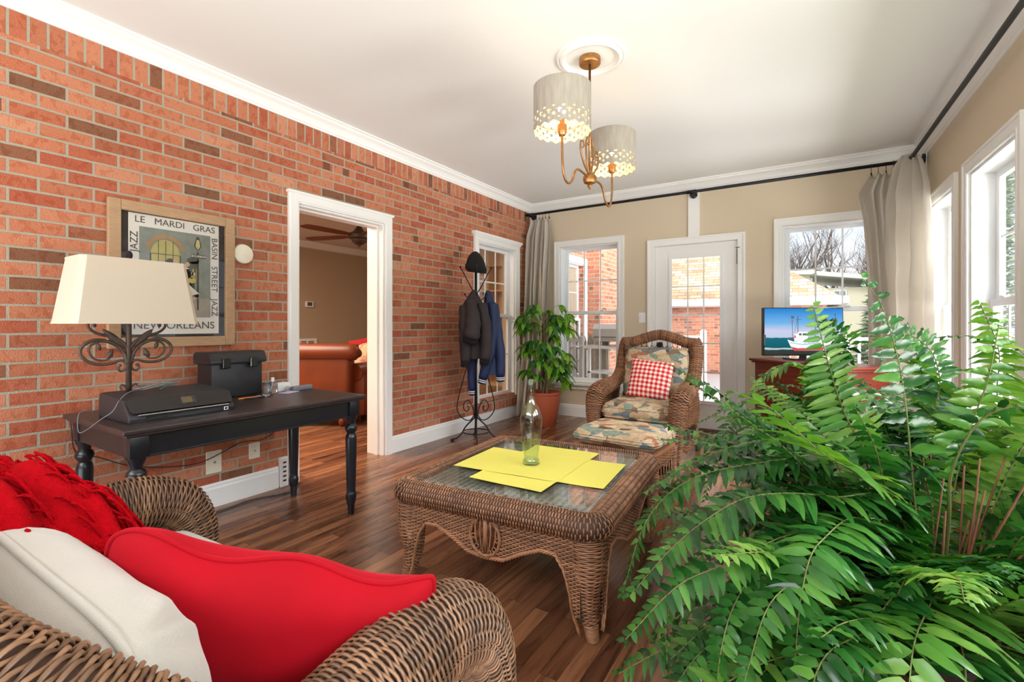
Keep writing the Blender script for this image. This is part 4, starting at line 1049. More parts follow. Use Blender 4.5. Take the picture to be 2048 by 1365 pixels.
def small(name, lb, cat, mt, b, loc, rz=0, r=.003):
    mb = MB(); mb.rbox(*b, r); o = mb.build(name, mt); o.location = loc; o.rotation_euler = (0, 0, rz); return tag(o, lb, cat)
small('card_box', 'small white box on the desk right of the glass jar', 'box', M_['vinyl'], (-.03, .03, -.04, .04, 0, .055), (-2.93, 1.83, DZ))
small('note_pad', 'lavender notepad lying on the desk', 'notepad', mat('lavender_paper', lin(186, 172, 206), .8), (-.035, .035, -.055, .055, 0, .006), (-2.80, 1.80, DZ), .3)
small('eyeglass_case', 'narrow grey case lying near the far end of the desk', 'case', mat('grey_plastic', lin(120, 124, 134), .4), (-.022, .022, -.075, .075, 0, .03), (-2.86, 1.93, DZ), .12, .008)
small('stamp', 'small silver and black stamp beside the grey case', 'stamp', M_['chrome'], (-.01, .01, -.01, .01, 0, .035), (-2.865, 1.835, DZ), 0, .004)
# cables
mb = MB()
rg = random.Random(4)
pts = []
for k in range(40):
    a = k * 2 * PI / 9.2; r = .045 + .030 * rg.random(); pts.append((-2.71 + r * .7 * math.cos(a) + .02 * rg.random(), 1.04 + r * 1.25 * math.sin(a) + .02 * rg.random(), DZ + .116 + .0005 * k + .020 * rg.random()))
pts += [(-2.66, .94, DZ + .125), (-2.60, .87, DZ + .10), (-2.585, .835, DZ + .05), (-2.60, .80, DZ + .02), (-2.68, .775, DZ - .03), (-2.78, .775, DZ - .05), (-2.86, .80, DZ + .02), (-2.875, .85, DZ + .03)]
mb.tube(spline(pts, 420), .0021, 6); o = mb.build('usb_cable', mat('grey_cable', lin(112, 120, 122), .45), smooth=True); tag(o, 'thin grey cable coiled on top of the printer and looping over the desk end', 'cable')
def cord(pts, r, lb, n=120, nm='power_cord', m='plastic'):
    mb = MB(); mb.tube(spline(pts, n), r, 6); return tag(mb.build(nm, M_[m], smooth=True), lb, 'cord')
cord([(-3.20, .86, .66), (-3.195, .88, .50), (-3.195, .97, .455), (-3.195, 1.10, .38), (-3.195, 1.26, .33), (-3.195, 1.45, .305), (-3.195, 1.60, .34), (-3.195, 1.72, .38), (-3.195, 1.86, .37), (-3.195, 1.96, .41)], .003, 'thin black cord hanging along the brick under the desk')
cord([(-3.13, 1.35, .005), (-3.10, 1.55, .005), (-3.12, 1.75, .005), (-3.05, 1.95, .005), (-3.14, 2.1, .005), (-3.19, 2.12, .005)], .0035, 'black cord lying on the floor along the white baseboard')

# ---- desk lamp
lp = thing('table_lamp', (-2.765, .955, DZ), 0, 'table lamp with scrolled brown iron base and wide cream rectangular shade', 'lamp')
mb = MB(); mb.lathe([(0, 0), (.07, 0), (.075, .008), (.06, .016), (.02, .024), (.012, .04), (0, .04)], 24); mb.build('base', M_['rustiron'], lp, 40)
mb = MB(); mb.tube([(0, 0, .03), (0, 0, .75)], .0115, 10); mb.build('stem', M_['rustiron'], lp, True)
U = lambda dx, zy: (0.0, dx * .00056, (1028 - zy) * .00068 + 1.15 - DZ)
C1 = [(0, 1200), (-50, 1140), (-120, 1105), (-215, 1080), (-268, 1040), (-262, 1000), (-235, 1000), (-228, 1030)]
C2 = [(-8, 1300), (-40, 1210), (-110, 1150), (-215, 1125), (-290, 1150), (-322, 1200), (-290, 1255), (-215, 1288), (-120, 1288), (-50, 1270), (-18, 1300), (-26, 1335), (-58, 1345), (-76, 1325), (-62, 1305)]
C3 = [(-125, 1135), (-215, 1140), (-262, 1175), (-255, 1225), (-215, 1258), (-150, 1262), (-115, 1235)]
C4 = [(-5, 1500), (-20, 1460), (-48, 1440), (-62, 1455), (-50, 1470)]
for sg in (1, -1):
    for C, r0, nm in ((C1, .0085, 'scroll'), (C2, .009, 'scroll'), (C3, .006, 'scroll'), (C4, .006, 'scroll')):
        P = spline([U(sg * a, b) for a, b in C], 50); mb = MB(); mb.tube(P, np.linspace(r0, r0 * .6, 50), 8)
        mb.ball(P[-1], r0 * .9, nu=8, nv=6); mb.build(nm, M_['rustiron'], lp, True)
    for (x0, z0, x1, z1, w) in ((-20, 1190, -180, 1050, 28), (-150, 1262, -108, 1190, 20), (-215, 1140, -190, 1200, 16)):
        a = np.array(U(sg * x0, z0)); b = np.array(U(sg * x1, z1)); n_ = 10; G = []
        dd = (b - a) / np.linalg.norm(b - a); pp = np.array([0, -dd[2], dd[1]])
        for i in range(n_):
            t = i / (n_ - 1); w_ = w * .0006 * math.sin(PI * t) ** .8
            c0 = a + (b - a) * t; G.append([c0 + pp * w_ * math.cos(q) + np.array([.008, 0, 0]) * math.sin(q) * math.sin(PI * t) for q in np.linspace(0, 2 * PI, 8, endpoint=False)])
        mb = MB(); mb.grid(np.array(G), wrap=True); mb.build('iron_leaf', M_['rustiron'], lp, True)
zb0, zt0 = 1.158 - DZ, 1.458 - DZ
def rect_loft(z, hx, hy, c=.02, off=0):
    hx += off; hy += off
    return [(hx - c, -hy, z), (hx, -hy + c, z), (hx, hy - c, z), (hx - c, hy, z), (-hx + c, hy, z), (-hx, hy - c, z), (-hx, -hy + c, z), (-hx + c, -hy, z)]
mb = MB(); mb.grid(np.array([rect_loft(zb0, .145, .245), rect_loft(zb0, .143, .243, off=-.003), rect_loft(zt0, .108, .205, off=-.003), rect_loft(zt0, .108, .205), rect_loft(zb0, .145, .245)]), wrap=True)
for z, hx_, hy_ in ((zb0, .145, .245), (zt0 - .01, .1095, .2065)):
    dz = .010; k = 1 - .037 / .145 * 0
    mb.grid(np.array([rect_loft(z, hx_, hy_, off=.0015), rect_loft(z + dz, hx_ - .0012, hy_ - .0013, off=.0015)]), wrap=True)
mb.build('lamp_shade', M_['shade'], lp)
mb = MB(); mb.tube([(-.10, 0, zt0 - .02), (.10, 0, zt0 - .02)], .002, 5); mb.tube([(0, -.2, zt0 - .02), (0, .2, zt0 - .02)], .002, 5); mb.build('shade_spider', M_['rustiron'], lp)
mb = MB(); mb.tube([(0, 0, zt0 - .03), (0, 0, zt0 + .01)], .005, 8); mb.ball((0, .002, zt0 + .028), .013, .014, .022, 10, 8); mb.build('finial', M_['iron'], lp, True)

# ---- framed poster
po = thing('framed_poster', (XL + .015, 1.34, 1.435), 0, 'jazz festival poster in a pale wood frame on the brick wall above the desk', 'picture')
oak = mat('pale_oak', lin(176, 142, 108), .55, var=.15, vscale=18, stretch=(1, 1, 9))
py0, py1, pz0, pz1 = -.33, .333, -.41, .407
mb = MB(); w = .058
for (a, b, c_, d_) in ((py0, py0 + w, pz0, pz1), (py1 - w, py1, pz0, pz1), (py0 + w, py1 - w, pz0, pz0 + w), (py0 + w, py1 - w, pz1 - w, pz1)): mb.rbox(-.01, .02, a, b, c_, d_, .004)
mb.build('frame', oak, po)
mb = MB(); mb.box(-.008, -.002, py0 + .02, py1 - .02, pz0 + .02, pz1 - .02); mb.build('mat_board', mat('black_matboard', lin(48, 44, 44), .9), po)
# paper
ay0, ay1, az0, az1 = -.235, .240, -.335, .345
mb = MB(); mb.box(-.002, .0, ay0, ay1, az0, az1); mb.build('paper', mat('poster_paper', lin(226, 222, 214), .8), po)
ink = mat('poster_ink', lin(74, 70, 72), .8)
def TM(y, z, rot=0):  # text plane facing +x : text x -> +y
    c, s = math.cos(rot), math.sin(rot)
    return Matrix(((0, 0, 1, .0012), (c, -s, 0, y), (s, c, 0, z), (0, 0, 0, 1)))
textmesh('LE   MARDI   GRAS', .052, 'lettering', ink, po, TM(.005, .312))
textmesh('OF   JAZZ', .052, 'lettering', ink, po, TM(-.208, .13, PI / 2))
textmesh('BASIN   STREET   JAZZ', .050, 'lettering', ink, po, TM(.213, .02, -PI / 2))
textmesh('NEW ORLEANS', .062, 'lettering', ink, po, TM(.0, -.285))
def flat(parent, x, shapes):
    for nm, col, polys in shapes:
        mb = MB()
        for P in polys: mb.prism(P, lambda a, b: (x - .0006, a, b), lambda a, b: (x, a, b))
        mb.build(nm, mat(nm + '_ink', lin(*col), .8, var=.18, vscale=14), parent)
R4 = lambda a, b, c, d: [(a, c), (b, c), (b, d), (a, d)]
el = lambda cx, cz, rx, rz, n=20, a0=0, a1=360: [(cx + rx * math.cos(math.radians(t)), cz + rz * math.sin(math.radians(t))) for t in np.linspace(a0, a1, n, endpoint=(a1 - a0) < 360)]
flat(po, .0012, [('picture_ground', (134, 142, 134), [R4(-.185, .19, -.235, .275)])])
flat(po, .0020, [('arched_window', (188, 178, 112), [el(-.055, .13, .075, .085, 16, 0, 180) + [(-.13, -.2), (.02, -.2)]]),
                 ('pavement', (158, 152, 140), [R4(-.185, .19, -.235, -.12)]), ('arch_sign', (176, 138, 98), [[(-.055 + .105 * math.cos(t), .13 + .115 * math.sin(t)) for t in np.linspace(.25, PI - .25, 12)] + [(-.055 + .082 * math.cos(t), .13 + .093 * math.sin(t)) for t in np.linspace(PI - .25, .25, 12)]])])
bars = [R4(-.134, -.128, -.2, .13), R4(.018, .024, -.2, .13)] + [R4(-.13 + .15 * k / 4 - .0015, -.13 + .15 * k / 4 + .0015, -.2, .21) for k in (1, 2, 3)] + [R4(-.13, .02, z - .0015, z + .0015) for z in (.13, .08, .03, -.02)]
flat(po, .0027, [('window_bars', (70, 66, 58), bars), ('lamp_post', (76, 74, 62), [R4(.112, .122, -.19, .165), [(.095, .20), (.117, .172), (.139, .20), (.128, .245), (.106, .245)], R4(.108, .126, .245, .258)]),
                 ('tuba_bell', (92, 92, 84), [el(.09, .11, .035, .02), [(.055, .10), (.12, .11), (.10, .02), (.07, .0)]]),
                 ('musicians', (70, 72, 66), [el(-.03, .06, .035, .05), [(-.07, .05), (.06, .06), (.09, -.08), (-.04, -.10)], el(.045, .0, .045, .06), [(.05, -.02), (.10, -.01), (.09, -.15), (.04, -.15)]])])
flat(po, .0034, [('lamp_glow', (196, 186, 128), [[(.103, .20), (.117, .18), (.131, .20), (.124, .24), (.110, .24)]]), ('street_sign', (86, 84, 74), [R4(.08, .165, .128, .150)]),
                 ('faces', (206, 176, 140), [el(-.005, .095, .013, .016), el(.06, .085, .012, .014), el(.09, .03, .012, .014)]), ('white_feathers', (222, 222, 214), [[(-.04, .05), (.03, .075), (.07, .06), (.03, .05)], [(.06, -.03), (.125, -.09), (.12, -.12), (.08, -.10)]]),
                 ('brass_horn', (200, 180, 96), [el(.085, -.01, .022, .018), [(.075, .0), (.09, .06), (.095, .06), (.088, .0)]]), ('trousers', (190, 168, 134), [[(.07, -.11), (.12, -.09), (.125, -.11), (.08, -.14)]])])
textmesh('BOURBON', .017, 'sign_lettering', M_['whitef'], po, Matrix(((0, 0, 1, .0042), (1, 0, 0, .1225), (0, 1, 0, .139), (0, 0, 0, 1))))
mb = MB(); mb.add([(.010, py0 + w - .004, pz0 + w - .004), (.010, py1 - w + .004, pz0 + w - .004), (.010, py1 - w + .004, pz1 - w + .004), (.010, py0 + w - .004, pz1 - w + .004)], [(0, 1, 2, 3)]); mb.build('glass', M_['pglass'], po)

# ---- ceiling medallion and two-shade pendant
md = thing('ceiling_medallion', (-1.125, 2.66, ZC), 0, 'white round moulded ceiling medallion around the pendant light', 'ceiling rose')
mb = MB(); mb.lathe([(.205, .001), (.205, -.008), (.196, -.016), (.186, -.012), (.180, -.022), (.168, -.026), (.158, -.016), (.150, -.014), (.146, -.006), (.05, -.005), (.05, .001)], 64); mb.build('medallion', M_['ceil'], md, 30)
pl = thing('pendant_light', (-1.13, 2.66, ZC), 0, 'antique gold two-arm pendant with pierced drum shades hanging from the ceiling', 'chandelier')
mb = MB(); mb.lathe([(0, -.004), (.062, -.004), (.064, -.012), (.064, -.040), (.060, -.045), (0, -.045)], 32); mb.build('canopy', M_['gold'], pl, 40)
mb = MB(); mb.tube([(0, 0, -.04), (0, 0, -.70)], .0075, 10); mb.build('rod', M_['gold'], pl, True)
mb = MB(); mb.lathe([(0, -.79), (.006, -.785), (.010, -.775), (.016, -.765), (.012, -.758), (.034, -.75), (.040, -.735), (.040, -.715), (.032, -.702), (.014, -.695), (.010, -.68), (0, -.68)], 20); mb.build('hub', M_['gold'], pl, 40)
glow = mat('warm_bulb', lin(255, 214, 150), .5, emit=(1, .84, .66, 1), estr=40)
shade_m = mat('distressed_shade', lin(162, 154, 142), .85, var=.16, vscale=7, stretch=(9, 9, 1.2))
shade_in = mat('gold_shade_lining', lin(236, 214, 168), .6)
sh_me = None
for sg in (-1, 1):
    arm = [(0, 0, -.725), (0, sg * .09, -.715), (0, sg * .17, -.715), (0, sg * .215, -.745), (0, sg * .25, -.80), (0, sg * .30, -.825), (0, sg * .345, -.80), (0, sg * .368, -.72), (0, sg * .37, -.58)]
    mb = MB(); mb.tube(spline(arm, 50), .0068, 8); am = mb.build('arm', M_['gold'], pl, True)
    mb = MB(); mb.lathe([(0, -.59), (.016, -.59), (.024, -.575), (.026, -.55), (.024, -.535), (.013, -.53), (.013, -.50), (0, -.50)], 20, (0, sg * .37, 0)); mb.build('socket', M_['gold'], am, 40)
    for C in ([(.0, sg * .012, -.70), (.0, sg * .045, -.62), (.0, sg * .055, -.53), (.0, sg * .03, -.48), (.0, sg * .012, -.50), (.0, sg * .022, -.53), (.0, sg * .034, -.52)], [(.0, sg * .012, -.70), (0, sg * .08, -.66), (0, sg * .13, -.60), (0, sg * .13, -.545), (0, sg * .10, -.53), (0, sg * .085, -.555), (0, sg * .105, -.57)]):
        mb = MB(); mb.tube(spline(C, 40), np.linspace(.0065, .0045, 40), 7); mb.build('scroll', M_['gold'], pl, True)
    # shade, with diamonds and drops cut through near the scalloped rim
    mb = MB(); nC = 216; R0 = .152; zs = np.linspace(-.578, -.335, 55); zs_low = zs[:18]
    cy = sg * .37
    a = np.linspace(0, 2 * PI, nC, endpoint=False)
    V = np.array([[(R0 * math.cos(t), cy + R0 * math.sin(t), z) for t in a] for z in zs]).reshape(-1, 3)
    F = []
    for i in range(len(zs) - 1):
        z = (zs[i] + zs[i + 1]) / 2 + .578
        for k in range(nC):
            ph = ((k + .5) % 12) / 12 * 2 - 1; ph2 = ((k + 6.5) % 12) / 12 * 2 - 1
            cut = z < .012 * abs(ph) + .001
            cut |= abs(ph) / .34 + abs(z - .027) / .008 < 1
            cut |= abs(ph2) / .36 + abs(z - .046) / .011 < 1
            cut |= abs(ph) / .46 + abs(z - .066) / .008 < 1 or (abs(ph) < .12 and abs(z - .058) < .010)
            cut |= abs(ph2) / .30 + abs(z - .084) / .008 < 1
            if not cut: F.append((i * nC + k, i * nC + (k + 1) % nC, (i + 1) * nC + (k + 1) % nC, (i + 1) * nC + k))
    mb.add(V, F)
    so = mb.build('drum_shade', [shade_m, shade_in], pl, True)
    so.modifiers.new('thick', 'SOLIDIFY').thickness = .0018; so.modifiers['thick'].material_offset = 1; so.modifiers['thick'].offset = -1
    mb = MB()
    for q in (0, 2 * PI / 3, 4 * PI / 3): mb.tube([(0, cy, -.505), (R0 * math.cos(q), cy + R0 * math.sin(q), -.50)], .0016, 5)
    t = np.linspace(0, 2 * PI, 40, endpoint=False); mb.tube([(.149 * math.cos(q), cy + .149 * math.sin(q), -.50) for q in t], .0016, 5, closed=True); mb.tube([(.149 * math.cos(q), cy + .149 * math.sin(q), -.337) for q in t], .0016, 5, closed=True)
    mb.build('shade_spider', M_['gold'], so)
    mb = MB(); mb.ball((0, cy, -.455), .021, .021, .03, 12, 8); mb.build('bulb', glow, so, True)

# ---- curtain pipes
def pipe_thing(p0, p1, lb, fl):
    r = thing('curtain_pipe', p0, 0, lb, 'curtain rod')
    mb = MB(); mb.tube([p0, p1], .016, 12); put(mb, 'rod', M_['pipe'], r, True)
    for (c, d) in fl:
        c = np.array(c); d = np.array(d, float); d /= np.linalg.norm(d)
        mb = MB(); mb.tube([c, c + d * .02, c + d * .024, c + d * .10], [.040, .040, .020, .017], 16); mb.tube([c + d * .055, c + d * .10], .022, 12); put(mb, 'flange', M_['iron'], r, 40)
        mb = MB(); 
        for k in range(4):
            T_, N_, B_ = frames(np.array([c, c + d])); q = k * PI / 2 + .6; pp = c + (N_[0] * math.cos(q) + B_[0] * math.sin(q)) * .030; mb.tube([pp + d * .018, pp + d * .025], .005, 8)
        put(mb, 'bolt', M_['chrome'], r)
    return r
PY, PZ = 5.425, 2.60
pf = pipe_thing((XL + .015, PY, PZ), (.80, PY, PZ), 'long dark iron curtain pipe along the far wall over the glass door', [((XL + .08, YF - .02, PZ - .01), (0, -1, 0)), ((-1.12, YF - .02, PZ - .01), (0, -1, 0)), ((.815, PY - .01, PZ), (-1, 0, 0))])
for x in (XL + .08, -1.12): mb = MB(); mb.tube([(x - .045, PY, PZ), (x + .045, PY, PZ)], .020, 12); put(mb, 'coupling', M_['iron'], pf, True)
nr = Vector((.9994, .0344))
def RW(s, n, z): p = A_R + dR * s + nr * n; return (p.x, p.y, z)
pr2 = pipe_thing(RW(.13, -.125, 2.60), RW(6.3, -.125, 2.60), 'long dark steel curtain pipe along the right window wall below the ceiling', [])
mb = MB(); mb.tube([RW(1.92, -.125, 2.60), RW(1.94, -.125, 2.60)], .0145, 12); put(mb, 'label_band', M_['whitef'], pr2)
mb = MB(); mb.tube([RW(.07, -.125, 2.60), RW(.20, -.125, 2.60)], .022, 12); mb.ball(RW(.13, -.125, 2.60), .028, nu=12, nv=8); put(mb, 'elbow', M_['iron'], pr2, True)

# ---- curtains
def curtain(lb, keys, nf, phase, tail=None, seed=0, col='curtain', hooks=True):
    """keys: list of (z, x0,y0, x1,y1, amp) left and right edge at heights, top first"""
    r = thing('curtain', (keys[0][1], keys[0][2], 0), 0, lb, 'curtain', None)
    nu, nv = 22 * nf, 70
    K = np.array(keys); v = np.linspace(0, 1, nv); zz = K[0, 0] + (K[-1, 0] - K[0, 0]) * v
    ip = lambda c: np.interp(-zz, -K[:, 0], K[:, c])
    u = np.linspace(0, 1, nu); G = np.zeros((nv, nu, 3))
    for i in range(nv):
        a = np.array([ip(1)[i], ip(2)[i]]); b = np.array([ip(3)[i], ip(4)[i]]); d = b - a; n_ = np.array([d[1], -d[0]]) / max(np.linalg.norm(d), 1e-6)
        amp = ip(5)[i]
        uu = u + .25 / nf * np.sin(2 * PI * nf * u * .5 + v[i] * 2.1 + seed) * .6
        w_ = amp * (np.sin(2 * PI * nf * uu + phase + .7 * math.sin(v[i] * 4 + seed)) + .35 * np.sin(2 * PI * nf * .5 * uu + 1.3 + v[i] * 3 + seed)) + .004 * np.sin(v[i] * 40 + u * 14)
        hem = .03 * np.abs(np.sin(PI * nf * u)) * (1 - v[i]) ** 8 if hooks else 0
        G[i, :, 0] = a[0] + d[0] * u + n_[0] * w_; G[i, :, 1] = a[1] + d[1] * u + n_[1] * w_; G[i, :, 2] = zz[i] - hem
    mb = MB(); mb.grid(G); o = put(mb, 'panel', M_[col], r, True); m_ = o.modifiers.new('thick', 'SOLIDIFY'); m_.thickness = .003
    if hooks:
        for k in range(nf + 1):
            j = min(nu - 1, int(k / nf * (nu - 1))); p = G[0, j]
            mb = MB(); t = np.linspace(0, 2 * PI, 12, endpoint=False); mb.tube([(p[0], p[1] + .016 * math.cos(q), PZ - .006 + .021 * math.sin(q)) for q in t], .0018, 5, closed=True); mb.tube([(p[0], p[1], PZ - .026), (p[0], p[1], p[2] - .012)], .0025, 5); mb.rbox(p[0] - .006, p[0] + .006, p[1] - .006, p[1] + .006, p[2] - .02, p[2] + .006, .002)
            put(mb, 'clip_ring', M_['iron'], r)
    return r
curtain('beige linen curtain bunched in the far left corner beside the brick', [(2.535, -3.10, PY, -2.86, PY, .028), (2.3, -3.16, 5.40, -2.84, 5.42, .04), (1.6, -3.15, 5.33, -2.87, 5.40, .045), (.8, -3.15, 5.24, -2.86, 5.38, .045), (.02, -3.17, 5.10, -2.86, 5.33, .05)], 5, .3)
curtain('beige linen curtain gathered over the right far window edge', [(2.53, .44, PY - .005, .60, PY - .01, .025), (2.34, .33, 5.34, .60, 5.38, .055), (2.1, .37, 5.35, .60, 5.38, .05), (1.5, .41, 5.37, .62, 5.39, .04), (.9, .42, 5.37, .64, 5.40, .045), (.02, .38, 5.34, .64, 5.40, .05)], 3, 1.1, seed=2)
curtain('broad pale linen curtain slung over the pipe in the right far corner', [(2.64, .66, PY - .04, .74, 5.32, .012), (2.55, .61, PY - .05, .775, 5.22, .025), (2.28, .575, PY - .07, .80, 5.02, .05), (1.6, .59, PY - .07, .80, 4.92, .055), (.8, .60, PY - .07, .79, 4.86, .06), (.02, .60, PY - .07, .78, 4.80, .06)], 3, 2.2, seed=5, hooks=False)

# ---- cherry corner cabinet and television
cb_d = np.array([.687, -.727]); cb_n = np.array([-.727, -.687])
cbc = np.array([-.52, 5.0]) + cb_d * .53 - cb_n * .22
cab = thing('media_cabinet', (cbc[0], cbc[1], 0), math.atan2(-.727, .687), 'dark cherry wood cabinet set diagonally below the right far window', 'cabinet')
CH_ = .845
mb = MB(); mb.rbox(-.53, .53, -.22, .22, CH_ - .022, CH_, .006); mb.rbox(-.515, .515, -.205, .21, CH_ - .04, CH_ - .02, .006); mb.build('top', M_['cherry'], cab)
mb = MB(); mb.rbox(-.49, .49, -.185, .20, .06, CH_ - .035, .004); mb.rbox(-.50, .50, -.195, .205, .0, .08, .004); mb.build('body', M_['cherry'], cab)
for x0, x1 in ((-.46, -.16), (-.15, .15), (.16, .46)):
    mb = MB(); mb.rbox(x0, x1, -.20, -.18, .11, CH_ - .10, .004); mb.rbox(x0 + .04, x1 - .04, -.206, -.196, .15, CH_ - .14, .004); d_ = mb.build('cabinet_door', M_['cherry'], cab)
    mb = MB(); mb.ball((x1 - .025, -.215, .48), .012, nu=10, nv=8); mb.build('knob', M_['iron'], d_, True)
tv = thing('television', (-.085, 5.0, CH_), CAM_YAW, 'flat screen television showing a fishing boat, on the cherry cabinet', 'television')
tw, t0_, t1_ = .355, .035, .465
mb = MB(); mb.rbox(-tw, tw, -.012, .03, t0_, t1_, .005); mb.build('casing', M_['plastic2'], tv)
mb = MB(); mb.rbox(-.13, .13, -.09, .09, .0005, .014, .004); mb.rbox(-.03, .03, -.012, .012, .012, .05, .004); mb.build('stand', M_['plastic2'], tv)
ms = bpy.data.materials.new('screen_seascape'); ms.use_nodes = True; ms.node_tree.nodes.clear()
o = N(ms, 'ShaderNodeOutputMaterial'); e = N(ms, 'ShaderNodeEmission'); L(ms, e.outputs[0], o.inputs[0]); e.inputs[1].default_value = .62
tc = N(ms, 'ShaderNodeTexCoord'); sp = N(ms, 'ShaderNodeSeparateXYZ'); L(ms, tc.outputs['Object'], sp.inputs[0])
mr = N(ms, 'ShaderNodeMapRange'); mr.inputs[1].default_value = t0_ + .01; mr.inputs[2].default_value = t1_ - .01; L(ms, sp.outputs['Z'], mr.inputs[0])
nz = N(ms, 'ShaderNodeTexNoise', Scale=7.0, Detail=4.0); mp = N(ms, 'ShaderNodeMapping'); mp.inputs['Scale'].default_value = (1, 1, 4); L(ms, tc.outputs['Object'], mp.inputs[0]); L(ms, mp.outputs[0], nz.inputs[0])
ad = N(ms, 'ShaderNodeMath', operation='MULTIPLY_ADD'); L(ms, nz.outputs['Fac'], ad.inputs[0]); ad.inputs[1].default_value = .06; ad.inputs[2].default_value = -.03
a2 = N(ms, 'ShaderNodeMath', operation='ADD'); L(ms, ad.outputs[0], a2.inputs[0]); L(ms, mr.outputs[0], a2.inputs[1])
c = ramp(ms, a2.outputs[0], [(0, lin(60, 54, 48)), (.10, lin(40, 66, 66)), (.13, lin(212, 220, 222)), (.155, lin(24, 92, 104)), (.36, lin(30, 104, 120)), (.372, lin(182, 200, 226)), (.52, lin(198, 200, 226)), (.68, lin(112, 176, 226)), (1, lin(36, 128, 206))])
L(ms, c, e.inputs[0])
mb = MB(); mb.box(-tw + .008, tw - .008, -.0135, -.011, t0_ + .012, t1_ - .008); scr = mb.build('screen', ms, tv)
def tvflat(col, polys, nm, y=-.0145):
    mm = bpy.data.materials.new(nm); mm.use_nodes = True; b = mm.node_tree.nodes['Principled BSDF']; b.inputs['Base Color'].default_value = (0, 0, 0, 1); b.inputs['Emission Color'].default_value = lin(*col); b.inputs['Emission Strength'].default_value = .62
    for P in polys: mb = MB(); mb.prism(P, lambda a, b_: (a, y, b_), lambda a, b_: (a, y + .001, b_)); mb.build(nm, mm, scr)
# picture coordinates: px 1525..1677 -> x ; py 617..715 -> z
q = lambda px, py: ((px - 1601) * (2 * tw) / 152, t1_ - (py - 617) * (t1_ - t0_ + .02) / 98)
def qq(*a): return [q(*p) for p in a]
def bar(x0, y0, x1, y1, w): 
    dx, dy = x1 - x0, y1 - y0; l = math.hypot(dx, dy); nx, ny = -dy / l * w / 2, dx / l * w / 2
    return qq((x0 + nx, y0 + ny), (x1 + nx, y1 + ny), (x1 - nx, y1 - ny), (x0 - nx, y0 - ny))
tvflat((232, 236, 238), [qq((1570, 679), (1582, 683), (1600, 681), (1632, 676), (1668, 680), (1655, 700), (1584, 701), (1576, 692)), qq((1583, 682), (1583, 668), (1590, 668), (1590, 664), (1609, 664), (1609, 681))], 'boat_hull')
tvflat((196, 34, 40), [qq((1577, 693), (1590, 696), (1640, 694), (1638, 700), (1583, 701)), qq((1583, 671), (1586, 671), (1586, 676), (1583, 676)), qq((1577, 641), (1582, 643), (1578, 647))], 'boat_red', -.0155)
tvflat((40, 54, 62), [bar(1579, 636, 1580, 680, .9), bar(1590, 634, 1590, 665, 1.2), bar(1590, 634, 1584, 665, .6), bar(1623, 634, 1623, 676, 1.2), bar(1661, 628, 1661, 655, 1), bar(1585, 641, 1597, 640, .8), bar(1655, 640, 1666, 639, .8), qq((1577, 633), (1583, 634), (1583, 638), (1577, 638)), qq((1592, 667), (1597, 667), (1597, 671), (1592, 671)), qq((1599, 667), (1607, 667), (1607, 671), (1599, 671)), qq((1573, 675), (1582, 675), (1582, 679), (1573, 679)), qq((1525, 668), (1529, 671), (1528, 690), (1525, 690))], 'boat_rigging', -.016)
tvflat((150, 190, 214), [bar(1600 + k * 7, 689, 1606 + k * 7, 684, 1.4) for k in range(5)] + [qq((1574, 684), (1600, 688), (1630, 684), (1630, 686), (1600, 690), (1575, 686))], 'boat_stripes', -.0165)
# starfish on the cabinet
sf = thing('starfish_ornament', (.17, 4.50, CH_), math.radians(38), 'pale grey starfish ornament standing on the cabinet right of the television', 'ornament')
mb = MB()
for k in range(5):
    a = PI / 2 + k * 2 * PI / 5; P = np.array([(math.cos(a) * r, 0, .105 + math.sin(a) * r) for r in np.linspace(0, .125, 8)]); mb.tube(P, np.linspace(.036, .008, 8), 10)
mb.build('starfish', mat('starfish_grey', lin(196, 190, 188), .8, bump=.6, bscale=120), sf, True)

